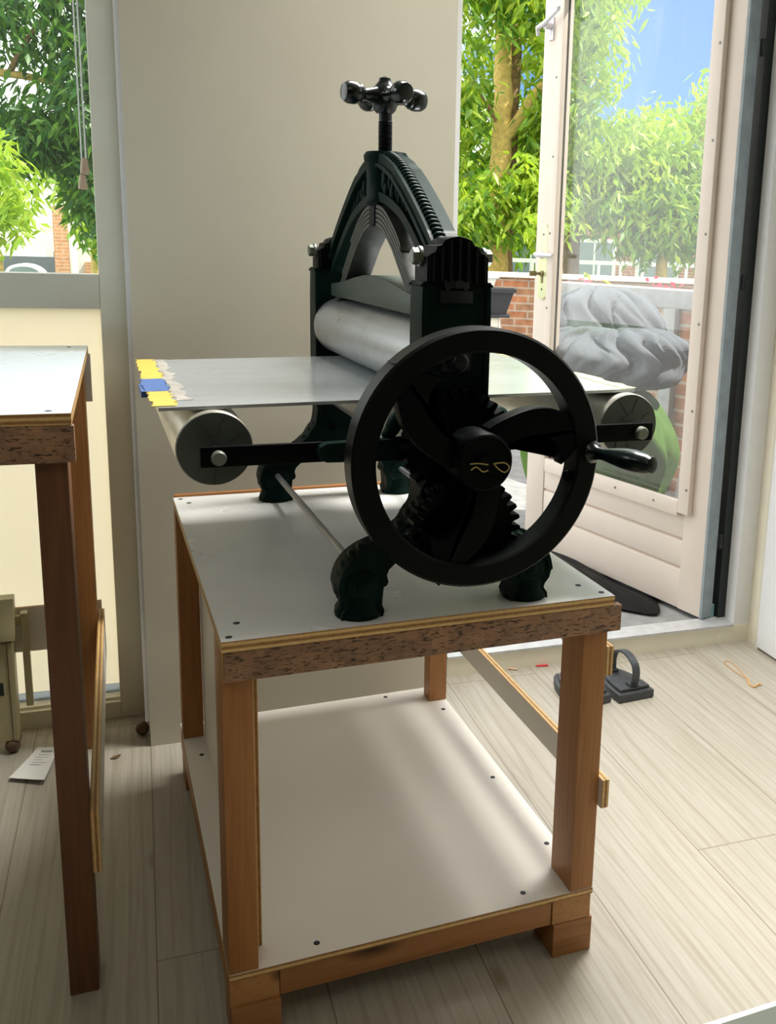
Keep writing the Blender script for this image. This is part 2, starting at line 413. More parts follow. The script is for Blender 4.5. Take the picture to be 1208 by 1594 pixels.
def lathe(bm, prof, origin, direction, n=32):
    """prof: (radius, distance along direction)"""
    o = Vector(origin); d = Vector(direction).normalized()
    up = Vector((0, 0, 1)) if abs(d.z) < 0.9 else Vector((1, 0, 0))
    a = (up - d * up.dot(d)).normalized(); b = d.cross(a)
    rings = []
    for r, h in prof:
        if r < 1e-6: rings.append([bm.verts.new(o + d * h)])
        else: rings.append([bm.verts.new(o + d * h + (a * math.cos(2 * PI * k / n) + b * math.sin(2 * PI * k / n)) * r) for k in range(n)])
    for i in range(len(rings) - 1):
        p, q = rings[i], rings[i + 1]
        for k in range(n):
            k2 = (k + 1) % n
            if len(p) == 1 and len(q) == 1: continue
            if len(p) == 1: bm.faces.new((p[0], q[k], q[k2]))
            elif len(q) == 1: bm.faces.new((p[k], p[k2], q[0]))
            else: bm.faces.new((p[k], p[k2], q[k2], q[k]))
    if len(rings[0]) > 1: bm.faces.new(rings[0][::-1])
    if len(rings[-1]) > 1: bm.faces.new(rings[-1])

def ball(bm, c, r, sub=2, sc=(1, 1, 1)):
    m = Matrix.Translation(c) @ Matrix.Diagonal((sc[0], sc[1], sc[2], 1))
    bmesh.ops.create_icosphere(bm, subdivisions=sub, radius=r, matrix=m)

def spline(pts, k=6):
    P = [Vector(p) for p in pts]; out = []
    for i in range(len(P) - 1):
        p0 = P[max(i - 1, 0)]; p1 = P[i]; p2 = P[i + 1]; p3 = P[min(i + 2, len(P) - 1)]
        for j in range(k):
            t = j / k
            out.append(0.5 * (2 * p1 + (p2 - p0) * t + (2 * p0 - 5 * p1 + 4 * p2 - p3) * t * t + (3 * p1 - p0 - 3 * p2 + p3) * t ** 3))
    out.append(P[-1]); return out

def sp2(pts, k=6): return [(v[0], v[1]) for v in spline([(a, b, 0) for a, b in pts], k)]

def copy_obj(o, parent):
    c = o.copy(); col.objects.link(c); c.parent = parent
    for ch in list(o.children): copy_obj(ch, c)
    return c

def dup_under(src, parent, loc=None, rz=None, rot=None, scale=None):
    c = copy_obj(src, parent)
    if loc is not None: c.location = Vector(loc) * S
    if rz is not None: c.rotation_euler = (0, 0, rz)
    if rot is not None: c.rotation_euler = rot
    if scale is not None: c.scale = scale
    return c

# ------------------------------------------------------------------ the setting
def struct(name, bm, m, label, cat, parent=None, smooth=30):
    o = obj(name, bm, m, parent, smooth)
    if parent is None:
        put(o, (0, 0, 0), 0, True); tag(o, label, cat, kind='structure')
    return o

Zc = 3.65
SL, SR, TB = -8.0, 2.36, -12.0
bm = B(); box(bm, SL - 0.2, SR + 0.2, TB - 0.2, T + 0.02, -0.12, 0.0)
struct('floor', bm, M['floor'], 'whitewashed wood plank floor of the room', 'floor')
struct('ceiling', boxo(SL - 0.2, SR + 0.2, TB - 0.2, 0.6, Zc, Zc + 0.15), M['wall'], 'white ceiling above the room', 'ceiling')
struct('wall_left', boxo(SL - 0.2, SL, TB, 0.4, 0, Zc), M['wall'], 'plain white wall far left of the room', 'wall')
struct('wall_rear', boxo(SL - 0.2, SR + 0.2, TB - 0.2, TB, 0, Zc), M['wall'], 'plain white wall behind the viewer', 'wall')
bm = B(); box(bm, SR, SR + 0.2, TB, T + 0.08, 0, Zc)
struct('wall_right', bm, M['cream'], 'cream wall right of the open door', 'wall')
bm = B(); box(bm, SR - 0.022, SR, -1.6, 0.137, 0.012, 3.0, bev=0.004); 
struct('trim_1', bm, M['white'], 'bluish white panel board on the right wall beside the door', 'panel')
bm = B(); box(bm, SR - 0.012, SR, 0.137, 0.16, 0, 3.0)
struct('trim_2', bm, M['frame'], 'narrow cream strip between white panel and door corner', 'trim')
# pier between window and door, solid wall further left
bm = B(); box(bm, 0, 0.957, 0, 0.34, 0, Zc)
struct('wall_front', bm, M['pier'], 'grey beige wall pier between left window and open door', 'wall')
bm = B(); box(bm, -0.013, 0, 0.004, 0.2, 0.085, Zc)
struct('trim_3', bm, M['white'], 'thin white edge strip down the left side of the grey pier', 'trim')
bm = B(); box(bm, SL, -1.55, 0.1, 0.34, 0, Zc)
struct('wall_front_left', bm, M['wall'], 'white front wall left of the window', 'wall')
bm = B(); box(bm, 0.957, SR + 0.2, 0.18, 0.34, 2.98, Zc); box(bm, -1.55, 0.0, 0.18, 0.34, 3.12, Zc)
struct('wall_front_top', bm, M['wall'], 'white wall band above window and door', 'wall')
# outside brick skin right of the door
bm = B(); box(bm, SR - 0.02, SR + 2.2, T + 0.085, T + 0.25, 0.0, 3.4)
struct('wall_outside', bm, M['brick'], 'outer brick face of the house right of the door', 'wall')

# window 1
w1 = empty('window_1', (0, 0, 0), 0, True); tag(w1, 'left window with clear upper pane and frosted lower pane', 'window', kind='structure')
bm = B(); box(bm, -0.0905, -0.013, T, T + 0.1, 0, 3.12, bev=0.004); box(bm, -1.55, -1.47, T, T + 0.1, 0, 3.12, bev=0.004); box(bm, -1.47, -0.0905, T, T + 0.1, 3.04, 3.12)
box(bm, -1.47, -0.0905, T + 0.0006, T + 0.1, 1.349, 1.4525, bev=0.003); box(bm, -1.47, -0.0905, T + 0.0006, T + 0.1, 0, 0.057)
obj('window_frame', bm, M['frame'], w1)
obj('window_sill', boxo(-1.47, -0.0905, T + 0.02, T + 0.1, 0.057, 0.066), M['cream'], w1)
obj('upper_pane', boxo(-1.47, -0.0905, T + 0.055, T + 0.062, 1.4525, 3.04), M['glass'], w1, 0)
obj('frosted_pane', boxo(-1.47, -0.0905, T + 0.07, T + 0.074, 0.066, 1.349), M['frosted'], w1, 0)
obj('blue_edge_strip', boxo(-1.47, -0.0905, T + 0.064, T + 0.069, 0.066, 0.094), blue_strip(), w1)

# door frame
d1 = empty('door_1', (0, 0, 0), 0, True); tag(d1, 'door opening frame with cream posts and aluminium threshold', 'door frame', kind='structure')
obj('frame_post', boxo(0.957, 1.045, T, T + 0.1, 0, 2.98, bev=0.003), M['white'], d1)
obj('frame_post', boxo(2.283, SR, T, T + 0.075, 0, 2.98, bev=0.003), M['white'], d1)
obj('outer_rebate', boxo(2.246, 2.285, T + 0.064, T + 0.115, 0.083, 2.98), M['dark_paint'], d1)
obj('frame_head', boxo(1.045, 2.283, T, T + 0.1, 2.9, 2.98), M['cream'], d1)
obj('threshold', boxo(1.045, 2.283, T, T + 0.07, 0, 0.072), M['cream'], d1)
bm = B(); prism(bm, [(T - 0.006, 0.0715), (T - 0.006, 0.081), (T + 0.05, 0.086), (T + 0.075, 0.088), (T + 0.075, 0.0715)], 'x', 1.045, 2.283)
obj('threshold_plate', bm, M['alu'], d1)
obj('frame_foot', boxo(2.2, SR, T - 0.001, T + 0.01, 0, 0.075), M['cream'], d1)

# door leaf, swung outwards: local x runs from hinge to lock edge, local y = thickness (towards -y is the visible room face)
DA = Vector((2.163, 0.284)); DANG = math.radians(103.9)
leaf = empty('door_2', (DA.x, DA.y, 0), DANG, True)
tag(leaf, 'cream glazed door leaf standing open outwards, tall pane above three grooved boards', 'door', kind='structure')
DW, DB, DT, TK = 1.262, 0.094, 2.89, 0.06
# local y+ is to the left of direction -> room side is +y (rotated 90deg ccw). visible face at y=0, body in y<0
def dbox(bm, a0, a1, z0, z1, y0=-TK, y1=0.0, bev=0.003): box(bm, a0, a1, y0, y1, z0, z1, bev=bev)
bm = B(); dbox(bm, 0.012, 0.14, DB, DT); dbox(bm, 1.12, DW, DB, DT); dbox(bm, 0.14, 1.12, 2.74, DT)
obj('door_stiles', bm, M['door'], leaf)
bm = B(); box(bm, 0.0, 0.0125, -TK, -0.001, DB - 0.002, DT); obj('hinge_edge', bm, M['door_edge'], leaf)
bm = B()
for z0, z1 in ((DB, 0.2665), (0.2765, 0.3915), (0.4015, 0.525)):
    dbox(bm, 0.1415, 1.1185, z0, z1, y0=-0.045, y1=-0.003, bev=0.006)
obj('board_panel', bm, M['door'], leaf)
bm = B(); dbox(bm, 0.14, 1.12, DB + 0.01, 0.53, y0=-0.05, y1=-0.012, bev=0); obj('panel_groove', bm, M['groove'], leaf)
bm = B(); box(bm, 0.0, DW, -TK - 0.014, -TK + 0.003, DB - 0.008, DB + 0.05); obj('weather_bar', bm, plain('teal_weather_paint', '#6f9c9c', 0.6, var=0.2), leaf)
bm = B(); dbox(bm, 0.095, 0.158, 0.515, 2.76, 0.0, 0.026, bev=0.004); dbox(bm, 1.085, 1.135, 0.515, 2.76, 0.0, 0.026, bev=0.004); dbox(bm, 0.158, 1.085, 0.5, 0.566, 0.0, 0.026, bev=0.004); dbox(bm, 0.158, 1.085, 2.72, 2.78, 0.0, 0.026, bev=0.004)
obj('glazing_bead', bm, M['door'], leaf)
bm = B()
for a in (0.112, 1.12):
    for z in (0.62, 0.95, 1.3, 1.65, 2.0, 2.35, 2.65): lathe(bm, [(0.0055, 0), (0.0055, 0.0015)], (a, 0.026, z), (0, 1, 0), 10)
for a in (0.3, 0.55, 0.8): lathe(bm, [(0.0055, 0), (0.0055, 0.0015)], (a, 0.026, 0.535), (0, 1, 0), 10)
obj('bead_screw', bm, M['bolt'], leaf)
bm = B(); dbox(bm, 0.14, 1.12, 0.56, 2.74, -0.026, -0.02, bev=0); obj('door_glass', bm, M['glass_door'], leaf, 0)
bm = B(); dbox(bm, 1.113, 1.121, 0.54, 2.75, -0.034, -0.028, bev=0); obj('outer_bead', bm, M['dark_paint'], leaf)
bm = B(); prism(bm, [(1.19 + 0.034 * math.cos(a), (1.66 if a < PI else 1.37) + 0.034 * math.sin(a)) for a in [i * PI / 8 for i in range(9)] + [PI + 0.001 + i * PI / 8 for i in range(9)]], 'y', 0.0, 0.009, bev=0.002)
lk = obj('lock_plate', bm, M['lock'], leaf)
bm = B(); lathe(bm, [(0.005, 0), (0.005, 0.001)], (1.19, 0.0092, 1.645), (0, 1, 0), 10); lathe(bm, [(0.005, 0), (0.005, 0.001)], (1.19, 0.0092, 1.385), (0, 1, 0), 10); obj('plate_screw', bm, M['slot'], lk)
bm = B(); lathe(bm, [(0.02, 0.009), (0.017, 0.02), (0.012, 0.024), (0.011, 0.045)], (1.2, 0, 1.55), (0, 1, 0), 16)
tube(bm, [(1.208, 0.043, 1.55), (1.18, 0.052, 1.55), (1.12, 0.054, 1.549), (1.065, 0.048, 1.547)], [0.011, 0.0135, 0.012, 0.009], 12)
obj('door_handle', bm, M['chrome'], leaf)
bm = B(); lathe(bm, [(0.014, 0.008), (0.014, 0.018), (0.008, 0.022), (0.006, 0.05)], (1.19, 0, 1.46), (0, 1, 0), 14); box(bm, 1.184, 1.196, 0.008, 0.014, 1.415, 1.46); box(bm, 1.187, 1.193, 0.045, 0.085, 1.448, 1.472, bev=0.002)
obj('key', bm, plain('dull_key_metal', '#8e8862', 0.4, 0.6), leaf)
bm = B(); box(bm, 1.185, 1.222, 0.0, 0.008, 2.525, 2.625, bev=0.003); lathe(bm, [(0.016, 0.008), (0.016, 0.045)], (1.203, 0, 2.585), (0, 1, 0), 14)
tube(bm, [(1.252, 0.045, 2.545), (1.25, 0.05, 2.58), (1.203, 0.05, 2.59), (1.11, 0.06, 2.62), (1.075, 0.065, 2.632)], [0.008, 0.011, 0.011, 0.009, 0.009], 10)
obj('hold_open_stay', bm, M['chrome'], leaf)
bm = B(); tube(bm, [(-0.006, -TK - 0.012, 0.39), (-0.006, -TK - 0.012, 0.45)], 0.01, 10); tube(bm, [(-0.006, -TK - 0.012, 2.3), (-0.006, -TK - 0.012, 2.36)], 0.01, 10); tube(bm, [(-0.006, -TK - 0.012, 1.44), (-0.006, -TK - 0.012, 1.5)], 0.01, 10)
obj('hinge', bm, M['dark_paint'], leaf)

# outside ground
bm = B(); box(bm, -12, 20, T + 0.07, 40, -0.15, 0.072)
struct('ground_paving', bm, M['stone'], 'grey stone paving outside the door', 'paving')
bm = B(); box(bm, -12, 20, 9.6, 40, 0.072, 0.08)
struct('ground_lawn', bm, M['grass'], 'grass beyond the low garden wall', 'lawn')

# ------------------------------------------------------------------ bench under the press
def slot_screw(parent, pts, r=0.0065):
    src = None
    for p in pts:
        if src is None:
            bm = B(); lathe(bm, [(r, 0.0), (r, 0.0006), (r * 0.55, 0.0012)], (0, 0, 0), (0, 0, 1), 14)
            src = obj('screw', bm, M['slot'], parent); src.location = Vector(p) * S
        else: dup_under(src, parent, p)

H, W, D = 0.8622, 0.80, 1.061
st = empty('press_stand', (0, 0, 0)); tag(st, 'pine and plywood stand with white top and low shelf, carrying the etching press', 'stand')
bm = B(); box(bm, 0, W, 0, D, H - 0.0015, H); 
def board(name, x0, x1, y0, y1, z0, z1, top, edge, parent, faces=('top',), bev=0.0):
    """a faced board: laminate on its broad faces, plywood on its edges"""
    b_ = B(); fs = box(b_, x0, x1, y0, y1, z0, z1)
    dims = (x1 - x0, y1 - y0, z1 - z0); thin = dims.index(min(dims))
    for f in fs:
        n = f.normal if f.normal.length else f.calc_center_median()
        f.normal_update(); k = max(range(3), key=lambda i: abs(f.normal[i]))
        f.material_index = 0 if k == thin else 1
    return obj(name, b_, [top, edge], parent, 0)
bm.free()
top = board('tabletop', 0, W, 0, D, H - 0.021, H, M['lam'], M['ply_z'], st)
slot_screw(top, [(0.0156, 0.0205, H), (0.038, 0.084, H), (0.018, 1.04, H), (0.036, 0.992, H), (0.755, 0.081, H), (0.782, 0.027, H), (0.77, 1.03, H)])
ap = obj('cork_apron', boxo(0.003, 0.8185, -0.001, 0.0195, 0.783, H - 0.0215, bev=0.003), M['cork'], st)
obj('apron_end', boxo(0.0005, 0.0028, 0.001, 0.0195, 0.783, H - 0.0215), M['ply_x'], st)
obj('back_strip', boxo(0.003, W, D, D + 0.02, 0.79, H + 0.006, bev=0.002), M['pine_x'], st)
sh = board('shelf', 0, W, 0.0195, 1.105, 0.146, 0.16, M['lam_cream'], M['ply_z'], st)
slot_screw(sh, [(0.179, 0.054, 0.16), (0.643, 0.055, 0.16), (0.7726, 0.204, 0.16), (0.622, 1.08, 0.16), (0.7683, 0.9425, 0.16), (0.763, 0.5246, 0.16), (0.0395, 0.90, 0.16), (0.03, 0.35, 0.16)])
for x0, y0, y1 in ((0.0, 0.0205, 0.12), (0.743, 0.0205, 0.12), (0.0, 1.004, 1.06), (0.743, 1.004, 1.06)):
    cx, cy = x0 + 0.0285, (y0 + y1) / 2
    o = obj('leg', boxo(-0.0285, 0.0285, -(y1 - y0) / 2, (y1 - y0) / 2, 0.1605, H - 0.0215, bev=0.003), M['pine_z'], st); o.location = Vector((cx, cy, 0)) * S
board('side_panel', 0.0575, 0.074, 0.085, 1.0, 0.1605, H - 0.022, M['lam_cream'], M['ply_x'], st)
board('side_rail', 0.8005, 0.818, 0.022, 1.1, 0.672, 0.738, M['lam_cream'], M['ply_x'], st)
board('side_rail', 0.8005, 0.818, 0.006, 1.1, 0.365, 0.432, M['lam_cream'], M['ply_x'], st)
obj('joist', boxo(0.0985, 0.7, 0.024, 0.075, 0.086, 0.1455, bev=0.002), M['pine_x'], st)
obj('joist', boxo(0.0985, 0.7, 1.04, 1.09, 0.086, 0.1455, bev=0.002), M['pine_x'], st)
obj('joist', boxo(0.0, 0.097, 0.0205, 1.1, 0.086, 0.1455, bev=0.003), M['pine_y'], st)
obj('joist', boxo(0.7015, 0.797, 0.0205, 1.1, 0.086, 0.1455, bev=0.003), M['pine_y'], st)
for x0, y0 in ((0.002, 0.014), (0.706, 0.02), (0.002, 1.0), (0.706, 1.0)):
    obj('foot_block', boxo(x0, x0 + 0.097, y0, y0 + 0.1, 0.0, 0.0855, bev=0.003), M['pine_x'], st)

# ------------------------------------------------------------------ the press
XC, YC = 0.443, 0.51
pr = empty('etching_press', (XC, YC, H)); tag(pr, 'black cast iron etching press with flywheel and steel rollers on white topped stand', 'printing press')
inv = Matrix.Translation(-Vector((XC, YC, H)) * S)
def part(name, bm, m, parent=None, smooth=35, recalc=True):
    """coordinates are the stand's; stored relative to the press's base"""
    bmesh.ops.translate(bm, vec=(-XC, -YC, -H), verts=bm.verts[:])
    return obj(name, bm, m, parent if parent is not None else pr, smooth, recalc)

half = [(0.375, 1.483), (0.375, 1.3), (0.376, 1.15), (0.3795, 1.115), (0.3745, 1.078), (0.362, 1.06), (0.352, 1.043), (0.336, 1.028), (0.318, 1.013), (0.296, 1.006), (0.272, 0.998), (0.248, 0.983), (0.232, 0.965), (0.223, 0.945), (0.2195, 0.924), (0.224, 0.905), (0.233, 0.894), (0.236, 0.885), (0.228, 0.874), (0.226, H),
        (0.308, H), (0.311, 0.874), (0.306, 0.886), (0.307, 0.9), (0.309, 0.921), (0.3155, 0.924), (0.3185, 0.931), (0.315, 0.944), (0.319, 0.955), (0.332, 0.967), (0.36, 0.985), (0.4, 0.998)]
topc = [(0.379, 1.498), (0.389, 1.508), (0.403, 1.513)]
left = topc[::-1] + half
poly = left + [(2 * XC - a, b) for a, b in reversed(left)]
def offs(c, d):
    o = []
    for i, (a, b) in enumerate(c):
        p = c[max(i - 1, 0)]; q = c[min(i + 1, len(c) - 1)]
        t = Vector((q[0] - p[0], q[1] - p[1])).normalized(); o.append((a + t.y * d, b - t.x * d))
    return o
rimL = sp2([(XC, 1.513)] + topc[::-1] + half[:15], 3)
def side_frame(y0, y1, out):
    bm = B()
    prism(bm, poly, 'y', y0, y1, bev=0.0)
    for ring_ in (rimL, [(2 * XC - a, b) for a, b in rimL]):
        inner = offs(ring_, 0.009)
        if inner[20][0] > XC and ring_[20][0] > inner[20][0] or inner[20][0] < XC and ring_[20][0] < inner[20][0]: pass
        else: inner = offs(ring_, -0.009)
        ribbon(bm, ring_, inner, 'y', y0 - 0.006, y1 + 0.006, bev=0.002)
    # scroll bosses, feet and knee roundels
    for sgn in (-1, 1):
        fx = XC + sgn * (XC - 0.267)
        ym = (y0 + y1) / 2
        lathe(bm, [(0.046, 0), (0.047, 0.006), (0.044, 0.012), (0.039, 0.024), (0.04, 0.034), (0.036, 0.045)], (fx, ym, H), (0, 0, 1), 28)
        ball(bm, (fx, y0 + 0.002, 0.928), 0.034, 3, (1, 0.3, 1)); ball(bm, (fx, y1 - 0.002, 0.928), 0.034, 3, (1, 0.3, 1))
        ball(bm, (fx, y0 - 0.006, 0.928), 0.015, 2, (1, 0.5, 1))
        # scalloped outer ridge of the leg
        for k in range(12):
            a = k / 11
            q = sp2([(0.372, 1.07), (0.33, 1.022), (0.272, 0.997), (0.232, 0.962), (0.221, 0.92), (0.228, 0.9)], 8)[int(a * 38)]
            ball(bm, (XC + sgn * (XC - q[0] - 0.0078), ym, q[1]), 0.0115, 2, (1, (y1 - y0) / 0.024, 1))
    return part('side_frame', bm, M['iron'])
side_frame(0.035, 0.095, 'lo'); side_frame(0.945, 1.005, 'hi')
# dark disc added in place of the oval hole in the web
for y in (0.034, 0.944):
    bm = B()
    lathe(bm, [(0.012, 0), (0.012, 0.003), (0.008, 0.004)], (XC - 0.022, y, 1.068), (0, -1, 0), 20); part('web_hole_disc', bm, M['iron2'])

# stepped caps on the uprights where the yoke lands
cap = [(0.383, 1.497), (0.383, 1.546), (0.392, 1.553), (0.399, 1.556), (0.402, 1.566), (0.411, 1.568), (0.417, 1.577), (0.43, 1.582), (0.443, 1.584)]
capp = cap + [(2 * XC - a, b) for a, b in reversed(cap[:-1])]
for y0, y1 in ((0.028, 0.102), (0.938, 1.012)):
    bm = B(); prism(bm, capp, 'y', y0, y1, bev=0.002)
    for k in range(7):
        x = 0.392 + k * 0.017
        zt = np.interp(x, [c[0] for c in capp[1:-1]], [c[1] for c in capp[1:-1]]) - 0.004
        tube(bm, [(x, y0 + 0.001, 1.502), (x, y0 + 0.001, zt)], 0.006, 8)
    part('upright_cap', bm, M['iron2'])
    for sx in (-1, 1):
        bm = B(); x0 = XC + sx * 0.06
        lathe(bm, [(0.019, 0), (0.019, 0.005)], (x0, (y0 + y1) / 2, 1.546), (sx, 0, 0), 20)
        lathe(bm, [(0.0155, 0.005), (0.0155, 0.017), (0.013, 0.019)], (x0, (y0 + y1) / 2, 1.546), (sx, 0, 0), 6)
        part('hex_bolt', bm, M['bolt'], smooth=20)
# bearing blocks in the uprights
for y, dr in ((0.0315, -1), (1.0085, 1)):
    bm = B(); box(bm, 0.409, 0.474, y - 0.004, y + 0.004, 1.462, 1.486, bev=0.002); box(bm, 0.416, 0.466, y - 0.006, y + 0.004, 1.49, 1.504, bev=0.002)
    lathe(bm, [(0.008, 0), (0.008, 0.006)], (0.443, y + dr * 0.004, 1.497), (0, dr, 0), 12); lathe(bm, [(0.0045, 0), (0.0045, 0.003)], (0.4225, y + dr * 0.004, 1.489), (0, dr, 0), 8); lathe(bm, [(0.0045, 0), (0.0045, 0.003)], (0.458, y + dr * 0.004, 1.489), (0, dr, 0), 8)
    part('bearing_block', bm, M['screw_steel'])
    bm = B(); box(bm, 0.414, 0.474, y - 0.003, y + 0.004, 1.335, 1.375, bev=0.003); lathe(bm, [(0.021, 0), (0.021, 0.014), (0.014, 0.018), (0.013, 0.03), (0.009, 0.032)], (0.444, y, 1.355), (0, dr, 0), 20); part('roller_journal', bm, M['screw_steel'])

# yoke
oc = sp2([(0.0, 1.764), (0.06, 1.757), (0.14, 1.733), (0.2, 1.705), (0.26, 1.672), (0.32, 1.636), (0.38, 1.597), (0.425, 1.563), (0.45, 1.535)], 5)
ic = sp2([(0.0, 1.662), (0.06, 1.656), (0.13, 1.641), (0.2, 1.618), (0.26, 1.589), (0.32, 1.553), (0.37, 1.52), (0.405, 1.497), (0.41, 1.49)], 5)
def mir(c): return [(-a, b) for a, b in reversed(c[1:])] + c
def offs(c, d):
    o = []
    for i, (a, b) in enumerate(c):
        p = c[max(i - 1, 0)]; q = c[min(i + 1, len(c) - 1)]
        t = Vector((q[0] - p[0], q[1] - p[1])).normalized(); o.append((a + t.y * d, b - t.x * d))
    return o
Oc, Ic = mir(oc), mir(ic)
yk = B()
sh_ = lambda c: [(YC + a, b) for a, b in c]
ribbon(yk, sh_(Oc), sh_(offs(Oc, 0.024)), 'x', 0.414, 0.472, bev=0.004)
ribbon(yk, sh_(offs(Ic, -0.02)), sh_(Ic), 'x', 0.416, 0.468, bev=0.004)
ribbon(yk, sh_(offs(Oc, 0.01)), sh_(offs(Ic, -0.01)), 'x', 0.432, 0.454)
ribbon(yk, sh_(offs(Oc, 0.019)), sh_(offs(Oc, 0.028)), 'x', 0.41, 0.476, bev=0.002)
yoke = part('yoke', yk, M['iron'])
bm = B()
lathe(bm, [(0.042, 0), (0.047, 0.006), (0.047, 0.012), (0.043, 0.02), (0.043, 0.05), (0.043, 0.088), (0.049, 0.097), (0.05, 0.107), (0.045, 0.115), (0.016, 0.117)], (XC, YC, 1.652), (0, 0, 1), 36)
part('screw_boss', bm, M['iron'], yoke).parent = yoke
bm = B()
n = 0
acc = 0.0; Oo = offs(Oc, -0.002)
pts = []
for i in range(len(Oo) - 1):
    a, c = Vector(Oo[i]), Vector(Oo[i + 1]); L = (c - a).length
    while acc < L:
        pts.append(a + (c - a) * acc / L); acc += 0.0145
    acc -= L
for sg in (-1, 1):
    bm = B()
    for p in pts:
        if p.x * sg > 0.055: ball(bm, (0.434, YC + p.x, p.y), 0.0085, 2, (1.5, 0.9, 0.9))
    part('rope_moulding', bm, M['iron'], yoke)
for sx in (0.426, 0.46):
    for sg in (-1, 1):
        bm = B()
        for (a, zf, r, sc) in ((0.06, 0.72, 0.014, (0.7, 1, 1)), (0.062, 0.45, 0.018, (0.6, 0.8, 1.5)), (0.07, 0.18, 0.014, (0.6, 0.8, 1.5)), (0.105, 0.62, 0.013, (0.7, 0.7, 2.0)), (0.125, 0.35, 0.013, (0.7, 0.7, 1.8)), (0.115, 0.15, 0.012, (0.6, 1.2, 1)), (0.155, 0.5, 0.011, (0.7, 0.6, 2.0)), (0.172, 0.3, 0.011, (0.7, 0.6, 1.6)), (0.2, 0.45, 0.01, (0.7, 0.6, 1.8)), (0.222, 0.35, 0.009, (0.7, 0.6, 1.6)), (0.25, 0.42, 0.007, (0.7, 0.7, 1.5)), (0.275, 0.4, 0.006, (0.7, 0.8, 1.4))):
            zl = np.interp(a, [p[0] for p in ic], [p[1] for p in ic]) + 0.02; zh = np.interp(a, [p[0] for p in oc], [p[1] for p in oc]) - 0.028
            ball(bm, (sx, YC + sg * a, zl + (zh - zl) * zf), r, 2, sc)
        part('scroll_ornament', bm, M['iron'], yoke)
# leaf spring under the yoke
so = [(0.0, 1.655), (0.05, 1.65), (0.1, 1.636), (0.17, 1.598), (0.235, 1.55), (0.3, 1.5), (0.345, 1.47), (0.375, 1.458)]
So = mir(sp2(so, 5))
spg = None
hw = [0.47, 0.33, 0.25, 0.375, 0.375]
lim = [0.22, 0.30, 0.36, 0.375, 0.375]
for i in range(5):
    c = [p for p in offs(So, 0.0098 * i) if abs(p[0]) <= lim[i]]
    c2 = [p for p in offs(So, 0.0098 * i + 0.0078) if abs(p[0]) <= lim[i]]
    bm = B(); ribbon(bm, sh_(c), sh_(c2), 'x', 0.4135, 0.4745, bev=0.0012)
    if spg is None:
        spg = part('leaf_spring', bm, M['spring'])
    else: part('spring_leaf', bm, M['spring'], spg)
bm = B(); box(bm, 0.41, 0.478, YC - 0.022, YC + 0.022, 1.606, 1.662, bev=0.003); part('spring_clip', bm, M['iron2'], spg)
# pressure beam
bp = [(-0.4, 1.43), (-0.4, 1.462), (-0.34, 1.466), (-0.26, 1.473), (-0.17, 1.485), (-0.08, 1.494), (0.0, 1.497), (0.08, 1.494), (0.17, 1.485), (0.26, 1.473), (0.34, 1.466), (0.4, 1.462), (0.4, 1.43)]
bm = B(); prism(bm, sh_(bp), 'x', 0.41, 0.476, bev=0.003); part('pressure_beam', bm, M['beam'])
# pressure screw with fine thread
bm = B(); prof = [(0.0145, 0.0)]
h = 0.0
while h < 0.152:
    prof += [(0.0165, h + 0.0022), (0.014, h + 0.0044)]; h += 0.0044
prof += [(0.0145, 0.157), (0.0145, 0.19)]
lathe(bm, prof, (XC - 0.002, YC, 1.68), (0, 0, 1), 20); part('pressure_screw', bm, M['screw_steel'], smooth=60)
# cross handle
KH = (XC - 0.004, YC, 1.886)
bm = B(); lathe(bm, [(0.018, -0.036), (0.024, -0.03), (0.029, -0.018), (0.031, 0.0), (0.028, 0.012), (0.02, 0.024), (0.014, 0.031), (0.0125, 0.038), (0.0, 0.043)], KH, (0, 0, 1), 28)
ch = part('cross_handle', bm, M['iron_gloss'])
for k in range(4):
    a = math.radians(191) + k * PI / 2
    bm = B(); lathe(bm, [(0.023, 0.012), (0.016, 0.032), (0.0135, 0.048), (0.017, 0.057), (0.0205, 0.06), (0.0205, 0.064), (0.0225, 0.066), (0.0245, 0.076), (0.0235, 0.09), (0.018, 0.099), (0.0, 0.102)], KH, (math.cos(a), math.sin(a), 0), 24)
    part('handle_arm', bm, M['iron_gloss'], ch)
